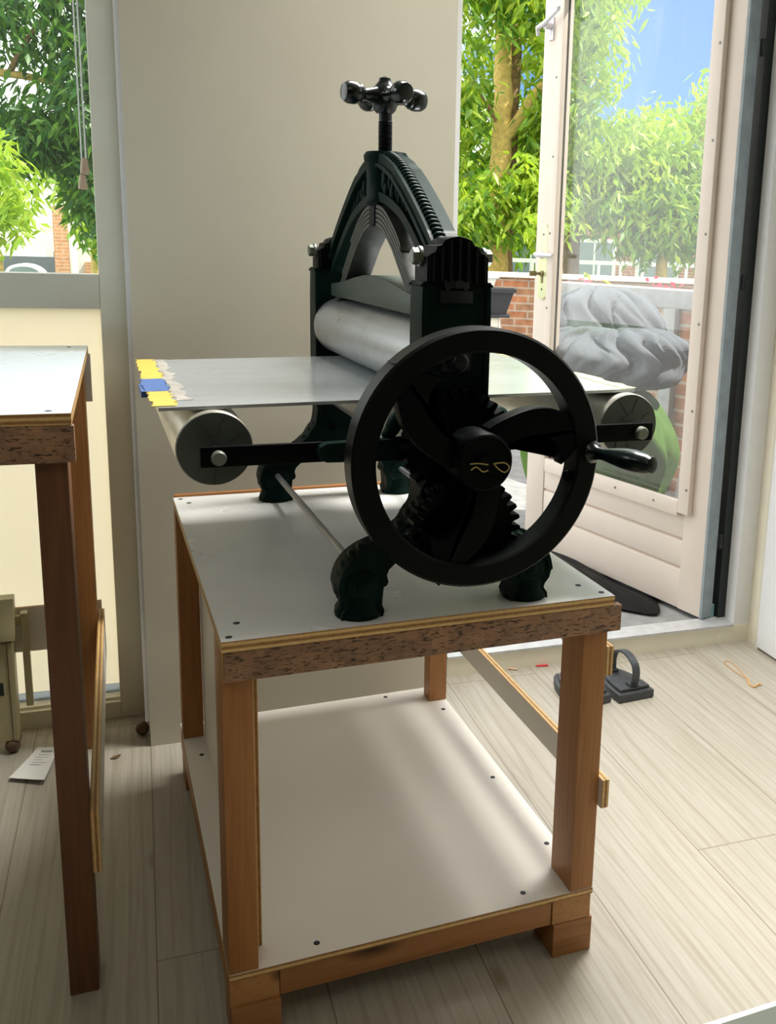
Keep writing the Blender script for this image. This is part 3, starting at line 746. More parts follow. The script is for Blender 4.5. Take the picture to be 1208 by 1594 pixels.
# rollers
bm = B(); lathe(bm, [(0.02, -0.028), (0.02, 0), (0.069, 0.0), (0.074, 0.005), (0.074, 0.835), (0.069, 0.84), (0.02, 0.84), (0.02, 0.868)], (XC, 0.1, 1.3485), (0, 1, 0), 64); part('upper_roller', bm, M['roller'])
bm = B(); lathe(bm, [(0.02, -0.1), (0.02, 0), (0.064, 0.0), (0.068, 0.004), (0.068, 0.836), (0.064, 0.84), (0.02, 0.84), (0.02, 0.868)], (XC, 0.1, 1.1985), (0, 1, 0), 64); part('lower_roller', bm, M['roller'])
def zb(x): return 1.268 + (x + 0.083) / 0.973 * 0.011
for x in (0.0094, 0.866):
    zc_ = zb(x) - 0.0062 - 0.0685
    bm = B(); lathe(bm, [(0.0665, 0.0), (0.0685, 0.002), (0.0685, 0.818), (0.0665, 0.82)], (x, 0.1, zc_), (0, 1, 0), 64)
    rl = part('bed_roller', bm, M['tin'])
    bm = B(); lathe(bm, [(0.0664, 0.8205), (0.0664, 0.8235)], (x, 0.1, zc_), (0, 1, 0), 64); part('wooden_end', bm, M['disc'], rl)
    bm = B(); lathe(bm, [(0.0664, -0.003), (0.0664, 0.0)], (x, 0.1, zc_), (0, 1, 0), 64); lathe(bm, [(0.022, -0.004), (0.022, -0.003)], (x, 0.1, zc_), (0, 1, 0), 28)
    for a0, r0, a1, r1 in ((100, 0.022, 118, 0.062), (262, 0.02, 268, 0.065), (75, 0.03, 72, 0.06), (225, 0.04, 235, 0.062), (20, 0.03, 30, 0.055)):
        p = [(x + r * math.cos(math.radians(a)), 0.0965, zc_ + r * math.sin(math.radians(a))) for a, r in ((a0, r0), ((a0 + a1) / 2 + 4, (r0 + r1) / 2), (a1, r1))]
        tube(bm, p, 0.0009, 5)
    part('wooden_end', bm, M['disc'], rl)
    bm = B(); lathe(bm, [(0.0135, 0), (0.0135, 0.058), (0.011, 0.061)], (x, 0.097, zc_ - 0.006), (0, -1, 0), 18); part('axle', bm, M['bolt'], rl)
    bm = B(); lathe(bm, [(0.0135, 0), (0.0135, 0.058)], (x, 0.9235, zc_ - 0.006), (0, 1, 0), 18); part('axle', bm, M['screw_steel'], rl)
# arms and brackets
for sx in (-1, 1):
    xa = 0.0094 if sx < 0 else 0.866
    zc_ = zb(xa) - 0.0062 - 0.0685 - 0.006
    for ym, yo in ((0.056, -1), (0.968, 1)):
        e0 = xa + sx * 0.03; e1 = XC + sx * 0.245
        x0, x1 = min(e0, e1), max(e0, e1)
        bm = B(); box(bm, x0, x1, ym - 0.006, ym + 0.006, zc_ - 0.018, zc_ + 0.019, bev=0.002)
        lathe(bm, [(0.004, 0), (0.004, 0.0075)], (xa - sx * 0.115, ym, zc_ + 0.002), (0, yo, 0), 10)
        part('roller_arm', bm, M['iron2'])
        bm = B(); z0 = zc_ + 0.003
        q = [(XC + sx * 0.06, z0 - 0.024), (XC + sx * 0.06, z0 + 0.024), (XC + sx * 0.15, z0 + 0.02), (XC + sx * 0.165, z0 + 0.027), (XC + sx * 0.18, z0 + 0.02), (XC + sx * 0.245, z0 + 0.018), (XC + sx * 0.257, z0 + 0.012), (XC + sx * 0.261, z0), (XC + sx * 0.257, z0 - 0.012), (XC + sx * 0.245, z0 - 0.018), (XC + sx * 0.16, z0 - 0.02)]
        yb = ym + yo * 0.016
        prism(bm, q, 'y', min(ym + yo * 0.0065, yb + yo * 0.014), max(ym + yo * 0.0065, yb + yo * 0.014), bev=0.003)
        lathe(bm, [(0.0055, 0), (0.0055, 0.002)], (XC + sx * 0.222, yb + yo * 0.014, z0), (0, yo, 0), 12); lathe(bm, [(0.0055, 0), (0.0055, 0.002)], (XC + sx * 0.1, yb + yo * 0.014, z0), (0, yo, 0), 12)
        part('arm_bracket', bm, M['iron'])
    # acanthus scroll rising from the bracket in front of the frame
    bm = B(); pts = spline([(XC + sx * 0.135, 0.05, 1.212), (XC + sx * 0.12, 0.05, 1.222), (XC + sx * 0.105, 0.05, 1.245), (XC + sx * 0.08, 0.05, 1.252), (XC + sx * 0.06, 0.05, 1.24)], 5)
    tube(bm, pts, [0.004 + 0.012 * math.sin(PI * i / (len(pts) - 1)) ** 0.7 for i in range(len(pts))], 12); part('scroll_leaf', bm, M['iron'])
# bed with tape
def bedbox(x0, x1, y0, y1, dz0, dz1, jag=0.0):
    bm = B()
    n = 24 if jag else 1
    rows = []
    for k in range(n + 1):
        y = y0 + (y1 - y0) * k / n
        j0 = random.uniform(-jag, jag); j1 = random.uniform(-jag, jag) * 1.5
        rows.append([bm.verts.new((x, y, zb(x) + dz)) for x, dz in ((x0 + j0, dz0), (x1 + j1, dz0), (x1 + j1, dz1), (x0 + j0, dz1))])
    for a, c in zip(rows, rows[1:]):
        for i in range(4): bm.faces.new((a[i], a[(i + 1) % 4], c[(i + 1) % 4], c[i]))
    bm.faces.new(rows[0]); bm.faces.new(rows[-1][::-1])
    return bm
bed = part('press_bed', bedbox(-0.083, 0.89, 0.122, 0.86, -0.006, 0.0), M['bed'], smooth=0)
tape = part('yellow_tape', bedbox(-0.09, -0.048, 0.5, 0.865, 0.0003, 0.0016, 0.004), M['tape_y'], bed)
part('blue_tape', bedbox(-0.096, -0.05, 0.315, 0.5, 0.0006, 0.002, 0.003), M['tape_b'], bed)
part('yellow_tape', bedbox(-0.091, -0.05, 0.135, 0.315, 0.0003, 0.0016, 0.004), M['tape_y'], bed)
part('tape_fold', bedbox(-0.102, -0.09, 0.33, 0.44, -0.012, 0.0), M['tape_b'], bed)
part('torn_paper_tape', bedbox(-0.048, -0.026, 0.2, 0.86, 0.0002, 0.0008, 0.007), plain('worn_pale_tape', '#8f8b82', 0.7, var=0.2, nscale=40), bed)
part('faded_tape', bedbox(0.862, 0.893, 0.13, 0.865, 0.0003, 0.0014, 0.005), M['tape_p'], bed)
# fly wheel
WC = (0.4427, 1.1945)
bm = B()
n = 96; prof = [(0.192, -0.111), (0.196, -0.115), (0.231, -0.115), (0.2355, -0.110), (0.2355, -0.064), (0.231, -0.06), (0.196, -0.06), (0.192, -0.064)]
rings = [[bm.verts.new((WC[0] + r * math.cos(2 * PI * k / n), y, WC[1] + r * math.sin(2 * PI * k / n))) for r, y in prof] for k in range(n)]
for k in range(n):
    a, c = rings[k], rings[(k + 1) % n]
    for i in range(len(prof)): bm.faces.new((a[i], c[i], c[(i + 1) % len(prof)], a[(i + 1) % len(prof)]))
fw = part('flywheel', bm, M['wheel'])
cl = [(0.045, 50), (0.066, 44), (0.095, 37), (0.119, 32), (0.145, 25.5), (0.168, 18), (0.185, 11), (0.2, 5)]
hwid = [0.026, 0.025, 0.025, 0.026, 0.027, 0.028, 0.034, 0.05]
for k in range(3):
    base = 120 * k
    c = [(WC[0] + r * math.cos(math.radians(a + base)), WC[1] + r * math.sin(math.radians(a + base))) for r, a in cl]
    lft, rgt = [], []
    for i, (a, b_) in enumerate(c):
        p = c[max(i - 1, 0)]; q = c[min(i + 1, len(c) - 1)]; t = Vector((q[0] - p[0], q[1] - p[1])).normalized()
        lft.append((a - t.y * hwid[i], b_ + t.x * hwid[i])); rgt.append((a + t.y * hwid[i], b_ - t.x * hwid[i]))
    bm = B(); prism(bm, sp2(lft, 4) + sp2(rgt, 4)[::-1], 'y', -0.108, -0.07, bev=0.004)
    for da in (15, -13):
        a = math.radians(base + da); ball(bm, (WC[0] + 0.189 * math.cos(a), -0.09, WC[1] + 0.189 * math.sin(a)), 0.0105, 2)
    part('spoke', bm, M['iron2'], fw)
bm = B(); lathe(bm, [(0.052, -0.03), (0.053, -0.02), (0.053, 0.045), (0.05, 0.05), (0.047, 0.052), (0.044, 0.049), (0.02, 0.048), (0.017, 0.06), (0.0, 0.061)], (WC[0], -0.085, WC[1]), (0, -1, 0), 40); hub = part('hub', bm, M['iron2'], fw)
bm = B(); yq = -0.1465
tube(bm, spline([(WC[0] - 0.034, yq, WC[1] + 0.003), (WC[0] - 0.018, yq, WC[1] + 0.003), (WC[0], yq, WC[1] + 0.0)], 4), 0.0013, 6)
tube(bm, spline([(WC[0] - 0.032, yq, WC[1] - 0.008), (WC[0] - 0.022, yq, WC[1] - 0.003), (WC[0] - 0.01, yq, WC[1] - 0.012), (WC[0], yq, WC[1] - 0.01)], 4), 0.0013, 6)
tube(bm, spline([(WC[0] + 0.01, yq, WC[1] + 0.001), (WC[0] + 0.03, yq, WC[1] + 0.002), (WC[0] + 0.04, yq, WC[1] - 0.006), (WC[0] + 0.034, yq, WC[1] - 0.015), (WC[0] + 0.024, yq, WC[1] - 0.012), (WC[0] + 0.012, yq, WC[1] - 0.001)], 4), 0.0013, 6)
part('split_pin', bm, M['brass'], hub)
hx, hz = WC[0] + 0.219, WC[1] + 0.006
bm = B(); lathe(bm, [(0.021, 0.0), (0.021, 0.008), (0.015, 0.014), (0.0115, 0.026), (0.012, 0.04), (0.016, 0.062), (0.0205, 0.095), (0.0205, 0.118), (0.0175, 0.145), (0.015, 0.152), (0.0145, 0.157), (0.008, 0.161), (0.0, 0.161)], (hx, -0.113, hz), (0.27, -1, 0.03), 28)
part('crank_handle', bm, M['iron_gloss'], fw)
# gears
def gear(name, c, y0, y1, R, nt_, web):
    pts = []
    for k in range(nt_):
        a = 2 * PI * k / nt_; w = 2 * PI / nt_
        for da, r in ((-0.36, R - 0.017), (-0.22, R - 0.004), (-0.15, R), (0.15, R), (0.22, R - 0.004), (0.36, R - 0.017)):
            pts.append((c[0] + r * math.cos(a + da * w), c[1] + r * math.sin(a + da * w)))
    bm = B(); prism(bm, pts, 'y', y0, y1)
    lathe(bm, [(0.035, 0), (0.035, 0.006)], (c[0], y0, c[1]), (0, -1, 0), 24)
    return part(name, bm, M['iron2'], smooth=25)
gear('gear_wheel', (0.4415, 1.2), -0.012, 0.026, 0.1065, 30, True)
gear('gear_wheel', (0.4425, 1.047), -0.056, -0.018, 0.1075, 30, True)
gear('pinion', WC, -0.055, -0.018, 0.045, 13, True)
bm = B(); lathe(bm, [(0.014, 0), (0.014, 0.18)], (0.4425, -0.065, 1.047), (0, 1, 0), 18); lathe(bm, [(0.03, 0.075), (0.034, 0.1)], (0.4425, -0.065, 1.047), (0, 1, 0), 24); part('gear_shaft', bm, M['screw_steel'])
# tie rods
for sx in (-1, 1):
    bm = B(); tube(bm, [(XC + sx * 0.176, 0.09, 0.95), (XC + sx * 0.176, 0.95, 0.936)], 0.0075, 14); part('tie_rod', bm, M['roller'])

# ------------------------------------------------------------------ tall workbench at the left
LB = empty('workbench', (-0.229, 0.248, 0), -0.024); tag(LB, 'tall workbench at left edge, pale top, cork front strip and brown wooden legs', 'workbench')
LH = 1.243
top = board('tabletop', -1.5, 0, 0, 1.235, LH - 0.022, LH, M['lam_blue'], M['ply_z'], LB)
slot_screw(top, [(-0.04, 0.03, LH), (-0.05, 1.19, LH)])
obj('cork_apron', boxo(-1.5, 0.004, -0.003, 0.0175, LH - 0.093, LH - 0.0225, bev=0.003), M['cork'], LB)
obj('back_apron', boxo(-1.5, 0.006, 1.2, 1.22, LH - 0.165, LH - 0.0225), M['lam_cream'], LB)
for x0, y0, m in ((-0.068, 0.0185, M['dark_z']), (-0.068, 1.09, M['pine_z']), (-1.49, 0.0185, M['dark_z']), (-1.49, 1.09, M['pine_z'])):
    o = obj('leg', boxo(-0.0285, 0.0285, -0.048, 0.048, 0, LH - 0.023, bev=0.003), m, LB); o.location = Vector((x0 + 0.0285, y0 + 0.048, 0)) * S
board('side_rail', -0.0105, 0.008, 0.02, 1.2, 0.278, 0.418, M['lam_cream'], M['ply_x'], LB)
board('rear_rail', -1.49, -0.0, 1.2225, 1.235, 0.292, 0.436, M['lam_cream'], M['ply_z'], LB)

# heater below it
ht = empty('heater', (-0.466, 1.388, 0)); tag(ht, 'beige electric heater with slotted top under the tall workbench', 'heater')
def hp(name, *a, m=M['heater'], bev=0.003):
    return obj(name, boxo(*a, bev=bev), m, ht)
hp('body', -0.5, -0.004, 0.0, 0.07, 0.042, 0.36)
hp('side_cheek', -0.003, 0.014, -0.004, 0.072, 0.042, 0.362)
bm = B(); prism(bm, [(-0.012, 0.36), (-0.012, 0.402), (0.03, 0.482), (0.07, 0.482), (0.07, 0.36)], 'x', -0.5, -0.02, bev=0.003); obj('top_casing', bm, M['heater'], ht)
bm = B(); prism(bm, [(-0.016, 0.372), (-0.016, 0.405), (0.026, 0.49), (0.072, 0.49), (0.072, 0.43), (0.03, 0.385)], 'x', -0.02, 0.022, bev=0.004); obj('top_end_cap', bm, M['heater'], ht)
for k in range(6):
    q = k / 6; y = -0.0135 + 0.042 * q; z = 0.404 + 0.08 * q
    o = obj('vent_slot', boxo(-0.5, -0.03, y - 0.003, y + 0.001, z, z + 0.0045), M['slot'], ht)
hp('dark_switch_window', -0.3, -0.02, -0.003, 0.001, 0.195, 0.235, m=M['slot'], bev=0)
hp('mounting_strip', 0.036, 0.056, 0.03, 0.06, 0.135, 0.438)
hp('bracket_end', 0.014, 0.04, 0.035, 0.05, 0.40, 0.43)
for a in (-0.008, -0.45):
    for b_ in (0.01, 0.062):
        bm = B(); ball(bm, (a, b_, 0.0225), 0.0225, 2, (1, 1, 0.98)); tube(bm, [(a, b_ + 0.002, 0.03), (a, b_ + 0.002, 0.045)], 0.006, 8); obj('ball_foot', bm, M['nut'], ht)

# leaflet on the floor
bm = B()
base = [(-0.474, 1.216), (-0.378, 1.163), (-0.345, 1.372), (-0.405, 1.398)]
n = 6
g = [[None] * (n + 1) for _ in range(n + 1)]
for i in range(n + 1):
    for j in range(n + 1):
        u, v = i / n, j / n
        p = [(1 - u) * (1 - v) * base[0][k] + u * (1 - v) * base[1][k] + u * v * base[2][k] + (1 - u) * v * base[3][k] for k in (0, 1)]
        g[i][j] = bm.verts.new((p[0] + 0.4, p[1] - 1.28, 0.002 + 0.010 * (1 - v) ** 2 + 0.004 * u * u))
for i in range(n):
    for j in range(n): bm.faces.new((g[i][j], g[i + 1][j], g[i + 1][j + 1], g[i][j + 1]))
r = bmesh.ops.extrude_face_region(bm, geom=bm.faces[:]); bmesh.ops.translate(bm, vec=(0, 0, 0.0016), verts=[v for v in r['geom'] if isinstance(v, bmesh.types.BMVert)])
lf = obj('leaflet', bm, M['paper'], None, 30); put(lf, (-0.4, 1.28, 0)); tag(lf, 'white printed leaflet lying on floor beside the tall workbench leg', 'leaflet')
bm = B()
def onleaf(u, v): 
    p = [(1 - u) * (1 - v) * base[0][k] + u * (1 - v) * base[1][k] + u * v * base[2][k] + (1 - u) * v * base[3][k] for k in (0, 1)]
    return Vector((p[0] + 0.4, p[1] - 1.28, 0.0042 + 0.010 * (1 - v) ** 2 + 0.004 * u * u))
for (u0, u1, v0, v1) in ((0.3, 0.8, 0.84, 0.9), (0.3, 0.8, 0.76, 0.77), (0.25, 0.75, 0.68, 0.69), (0.25, 0.6, 0.6, 0.61), (0.25, 0.8, 0.52, 0.53), (0.25, 0.65, 0.44, 0.46)):
    vs = [bm.verts.new(onleaf(u, v)) for u, v in ((u0, v0), (u1, v0), (u1, v1), (u0, v1))]; bm.faces.new(vs)
obj('print', bm, M['ink'], lf, 0)

bm = B(); ball(bm, (0, 0, 0.021), 0.021, 3, (1, 0.95, 0.98)); ball(bm, (0.006, 0, 0.041), 0.005, 1)
nt_o = obj('nut', bm, M['nut']); put(nt_o, rw(0, 0) if False else (-0.098, 1.386, 0)); tag(nt_o, 'small brown nut on the floor at the foot of the grey pier', 'nut')
bm = B()
for i, (a, c) in enumerate(((0, 0), (0.018, 0.012), (0.03, 0.004))): pass
prof = [(-0.016, -0.006), (-0.004, 0.004), (0.016, 0.009), (0.01, -0.004), (0.002, -0.011)]
vs = [bm.verts.new((a, b_, 0.001 + 0.004 * random.random())) for a, b_ in prof]; bm.faces.new(vs)
r = bmesh.ops.extrude_face_region(bm, geom=bm.faces[:]); bmesh.ops.translate(bm, vec=(0, 0, 0.002), verts=[v for v in r['geom'] if isinstance(v, bmesh.types.BMVert)])
dl = obj('dry_leaf', bm, M['leafbrown']); put(dl, (-0.183, 1.26, 0)); tag(dl, 'tiny dry brown leaf scrap on the floor left of the pier', 'leaf')
# red strip, pale stick, rubber loop
rs = obj('plastic_strip', boxo(-0.024, 0.024, -0.006, 0.006, 0, 0.004, bev=0.001), M['red']); put(rs, (1.357, 1.455, 0), -0.18); tag(rs, 'short red plastic strip on the floor against the door threshold', 'strip')
bm = B(); tube(bm, [(-0.022, 0, 0.004), (0.022, 0, 0.004)], 0.004, 8); sk = obj('stick', bm, M['stick']); put(sk, (1.232, 1.462, 0), -0.6); tag(sk, 'short pale wooden stick on the floor beside the red strip', 'stick')
bm = B(); lp = spline([(0.0, -0.08, 0.002), (-0.006, -0.03, 0.002), (-0.004, 0.06, 0.002), (0.012, 0.085, 0.002), (0.026, 0.06, 0.002), (0.012, -0.03, 0.002), (-0.002, -0.09, 0.003)], 6)
tube(bm, lp, 0.0018, 6); tube(bm, spline([(0.002, -0.08, 0.003), (-0.02, -0.125, 0.003), (-0.014, -0.15, 0.003), (0.012, -0.135, 0.003), (0.018, -0.145, 0.003)], 5), 0.004, 6)
bl = obj('rubber_loop', bm, M['tan']); put(bl, (2.135, -0.02, 0), 0, True); tag(bl, 'knotted tan rubber loop on the floor near the right wall', 'loop')

# blind cord with toggles hanging in front of the window
bc = empty('blind_cord', (-0.112, 0.19, 3.1), 0, True); tag(bc, 'white blind cord with two small wooden toggles hanging before the left window', 'blind cord')
for dx, zb_, nm in ((-0.004, 1.783, 0), (0.004, 1.741, 1)):
    bm = B(); tube(bm, [(dx, 0, 0.0), (dx - 0.004 + 0.002 * nm, 0, -0.7), (dx - 0.003 + 0.004 * nm, 0, zb_ - 3.1)], 0.0022, 6); obj('cord', bm, M['cord'], bc)
for dx, z0, z1 in ((0.0, 1.786, 1.742), (-0.007, 1.74, 1.699)):
    bm = B(); lathe(bm, [(0.0065, z0 - 3.1), (0.009, z0 - 3.106), (0.013, z1 - 3.096), (0.0125, z1 - 3.1), (0.0, z1 - 3.1)], (dx, 0, 0), (0, 0, 1), 16); obj('toggle', bm, M['toggle'], bc)

# flat irons
def flat_iron(loc, rz, label):
    e = empty('flat_iron', loc, rz); tag(e, label, 'flat iron', 'old flat irons used as door weights')
    hv = 0.073
    out = [(-hv, 0.0), (hv, 0.0), (hv, 0.05), (0.066, 0.12), (0.045, 0.18), (0.02, 0.222), (0.0, 0.236)]
    out = out + [(-a, b_) for a, b_ in reversed(out[2:-1])]
    bm = B(); prism(bm, out, 'z', 0.0, 0.034, bev=0.007, seg=3); obj('sole', bm, M['iron_steel'], e)
    o2 = [(a * 0.84, 0.014 + b_ * 0.84) for a, b_ in out]
    bm = B(); prism(bm, o2, 'z', 0.034, 0.046, bev=0.004); obj('upper_plate', bm, M['iron_steel'], e)
    bm = B(); path = spline([(0, 0.035, 0.046), (0, 0.02, 0.06), (0, 0.012, 0.1), (0, 0.03, 0.135), (0, 0.085, 0.152), (0, 0.14, 0.135), (0, 0.165, 0.1), (0, 0.165, 0.046)], 6)
    for side in (0,):
        rows = []
        for i, p in enumerate(path):
            q = path[min(i + 1, len(path) - 1)] - path[max(i - 1, 0)]; q.normalize(); nn = Vector((0, -q.z, q.y)) * 0.0035
            rows.append([bm.verts.new((x, p.y + nn.y * k, p.z + nn.z * k)) for x, k in ((-0.014, -1), (0.014, -1), (0.014, 1), (-0.014, 1))])
        for a, c in zip(rows, rows[1:]):
            for i in range(4): bm.faces.new((a[i], a[(i + 1) % 4], c[(i + 1) % 4], c[i]))
        bm.faces.new(rows[0]); bm.faces.new(rows[-1][::-1])
    box(bm, -0.018, 0.018, 0.02, 0.05, 0.045, 0.056, bev=0.002); box(bm, -0.018, 0.018, 0.15, 0.18, 0.045, 0.056, bev=0.002)
    obj('strap_handle', bm, M['iron_steel'], e)
    return e
c1 = rw(1.64, -0.144); c1.z = 0
flat_iron((c1.x, c1.y, 0), 0.05, 'old black flat iron with strap handle, right of the press stand leg')
flat_iron((1.388, 1.085, 0), 0.17, 'second old flat iron mostly hidden behind the press stand leg')

# low white table at lower right corner
wt = empty('side_table', (0.62, -0.932, 0)); tag(wt, 'white edged low table with dark green top cut off at bottom right corner', 'table')
obj('tabletop', boxo(-0.1, 0.36, -0.22, 0.226, 0.472, 0.5, bev=0.008, seg=3), M['rim'], wt)
obj('cutting_mat', boxo(-0.09, 0.348, -0.21, 0.212, 0.5003, 0.502), M['mat_green'], wt)
for x in (-0.07, 0.33):
    for y in (-0.19, 0.19):
        obj('leg', boxo(x - 0.018, x + 0.018, y - 0.018, y + 0.018, 0, 0.4715, bev=0.003), M['rim'], wt)

# ------------------------------------------------------------------ outside
# bean bag
bg = empty('bean_bag', (2.33, 1.62, 0.072), 0, True); tag(bg, 'grey plush bean bag seat on green base outside behind the door glass', 'bean bag')
def blob(c, r, creases=9, deep=0.16, sub=5, dent=0.0, seed=0):
    """soft cushion lobe: irregular creases fan out from its tuft and die out in between"""
    bm = B(); bmesh.ops.create_icosphere(bm, subdivisions=sub, radius=1.0)
    rr = random.Random(seed); ph = [rr.uniform(0, 6.28) for _ in range(8)]
    cr = [(2 * PI * (i + rr.uniform(-0.33, 0.33)) / creases, rr.uniform(0.05, 0.13), rr.uniform(0.45, 1.0), rr.uniform(-0.9, 0.9)) for i in range(creases)]
    fine = [(rr.uniform(0, 6.28), rr.uniform(0.025, 0.05), rr.uniform(0.2, 0.5), rr.uniform(-1, 1)) for i in range(creases * 2)]
    for v in bm.verts:
        p = v.co.copy(); rad = math.hypot(p.x, p.y); az0 = math.atan2(p.y, p.x)
        k = 1.0
        for lst, w0 in ((cr, 0.0), (fine, 0.35)):
            for a, w, d, tw in lst:
                az = az0 + tw * (1 - rad) + 0.12 * math.sin(5 * p.z + a)
                da = (az - a + PI) % (2 * PI) - PI
                k -= deep * d * math.exp(-(da / w) ** 2) * max(0.0, min(1, (rad - w0) * 2.2))
        k += 0.05 * math.sin(3.1 * p.x + ph[2]) * math.sin(2.7 * p.y + ph[3]) + 0.03 * math.sin(6 * p.z + 4 * p.x + ph[4]) + 0.015 * math.sin(13 * p.x + 7 * p.y + ph[5])
        if dent and p.z > 0: k -= dent * max(0, 1 - rad * 1.5) ** 1.5
        v.co = Vector((c[0] + p.x * r[0] * k, c[1] + p.y * r[1] * k, c[2] + p.z * r[2] * k))
    return bm
obj('base', blob((0, 0, 0.43), (0.42, 0.4, 0.43), 7, 0.06, 5, 0, 3), M['fabric_green'], bg, 60)
obj('seat_cushion', blob((-0.02, -0.1, 0.97), (0.43, 0.4, 0.19), 13, 0.17, 6, 0.25, 1), M['fabric'], bg, 60)
obj('back_cushion', blob((0.03, 0.1, 1.085), (0.37, 0.27, 0.24), 7, 0.15, 6, 0.03, 5), M['fabric'], bg, 60)
# garden wall and terrace fence
gw = obj('wall_garden', boxo(0, 7, 0, 0.3, 0.0, 1.19), M['brick']); put(gw, (2.2, 9.05, 0.072), -0.55, True); tag(gw, 'low brick garden wall with pale coping beyond the terrace', 'garden wall', kind='structure')
cp = obj('coping', boxo(-0.05, 7.05, -0.05, 0.35, 1.19, 1.245, bev=0.01), M['coping'], gw)
tf = empty('wall_terrace', (3.52, 1.3, 0.072), math.radians(107), True); tag(tf, 'brick side wall of terrace with grey beam on top behind the bean bag', 'terrace wall', kind='structure')
obj('brickwork', boxo(-1.0, 2.4, -0.2, 0.0, 0.0, 1.17), M['brick'], tf)
obj('top_beam', boxo(-1.02, 2.42, -0.22, 0.02, 1.1705, 1.285, bev=0.008), M['greywood'], tf)
for k in range(4): obj('post', boxo(-0.9 + k * 1.0, -0.8 + k * 1.0, 0.0, 0.05, 0, 1.17, bev=0.004), M['greywood'], tf)
# planters on the terrace
def trough(loc, m, label, w=0.75, zs=0.92):
    e = empty('planter', loc, -0.35, True); tag(e, label, 'planter', 'plant troughs on the terrace stand')
    bm = B()
    def ring(a, b_, z): return [bm.verts.new(p) for p in ((-a, -b_, z), (a, -b_, z), (a, b_, z), (-a, b_, z))]
    R = [ring(w * 0.42, 0.11, 0.0), ring(w * 0.42, 0.11, 0.02), ring(w * 0.5, 0.16, 0.2), ring(w * 0.53, 0.185, 0.2), ring(w * 0.53, 0.185, 0.235), ring(w * 0.5, 0.16, 0.235), ring(w * 0.46, 0.13, 0.12)]
    for p, q in zip(R, R[1:]):
        for i in range(4): bm.faces.new((p[i], p[(i + 1) % 4], q[(i + 1) % 4], q[i]))
    bm.faces.new(R[0]); bm.faces.new(R[-1])
    obj('trough', bm, m, e, 20)
    obj('saucer', boxo(-w * 0.46, w * 0.46, -0.14, 0.14, -0.028, -0.001, bev=0.006), m, e)
    obj('soil', boxo(-w * 0.47, w * 0.47, -0.135, 0.135, 0.125, 0.16), M['soil'], e)
    return e
ps = empty('plant_stand', (2.94, 5.62, 0.072), -0.35, True); tag(ps, 'cream plant stand outside carrying the black trough', 'stand')
obj('stand_box', boxo(-0.32, 0.24, -0.13, 0.13, 0.0, 0.89, bev=0.01), M['cream'], ps)
obj('stand_edge', boxo(0.242, 0.26, -0.13, 0.13, 0.0, 0.89), M['coping'], ps)
trough((2.93, 5.6, 0.992), M['planter'], 'black plastic plant trough on cream stand, seen right of the press upright')
ps2 = empty('plant_stand', (3.0, 6.35, 0.072), -0.35, True); tag(ps2, 'taller pale plant stand outside carrying the white trough', 'stand')
obj('stand_box', boxo(-0.3, 0.25, -0.12, 0.12, 0.0, 0.985, bev=0.01), M['coping'], ps2)
trough((3.02, 6.35, 1.1), M['planter_w'], 'white plastic plant trough behind the black one', 0.78)
# dark tarpaulin heap beside the open door, plastic wrap behind the glass
def sheet(name, m, loc, size, seed, amp, label, cat, nx=22, thick=0.003, rot=0.0):
    rr = random.Random(seed); ph = [rr.uniform(0, 6.28) for _ in range(8)]
    bm = B(); g = []
    for i in range(nx + 1):
        row = []
        for j in range(nx + 1):
            u, v = i / nx - 0.5, j / nx - 0.5
            e = max(0, 1 - 1.9 * max(abs(u), abs(v)))
            z = amp * e ** 0.6 * (0.55 + 0.45 * abs(math.sin(7 * u + 3 * v + ph[0])) * abs(math.cos(6 * v - 2 * u + ph[1]))) + amp * 0.25 * e * abs(math.sin(17 * u - 9 * v + ph[2]))
            row.append(bm.verts.new((u * size[0] * (1 + 0.12 * math.sin(9 * v + ph[3])), v * size[1] * (1 + 0.12 * math.sin(8 * u + ph[4])), 0.004 + z)))
        g.append(row)
    for i in range(nx):
        for j in range(nx): bm.faces.new((g[i][j], g[i + 1][j], g[i + 1][j + 1], g[i][j + 1]))
    r = bmesh.ops.extrude_face_region(bm, geom=bm.faces[:]); bmesh.ops.translate(bm, vec=(0, 0, thick), verts=[v for v in r['geom'] if isinstance(v, bmesh.types.BMVert)])
    o = obj(name, bm, m, None, 25); put(o, loc, rot, True); return tag(o, label, cat)
sheet('tarpaulin', M['tarp'], (1.84, 1.02, 0.072), (0.34, 1.15), 4, 0.05, 'crumpled black tarpaulin on the paving along the foot of the open door', 'tarpaulin', rot=math.radians(12))
sheet('plastic_wrap', M['film'], (2.45, 0.78, 0.072), (0.34, 0.42), 9, 0.75, 'crumpled clear plastic wrap standing behind the lower right door glass', 'plastic', rot=0.4)

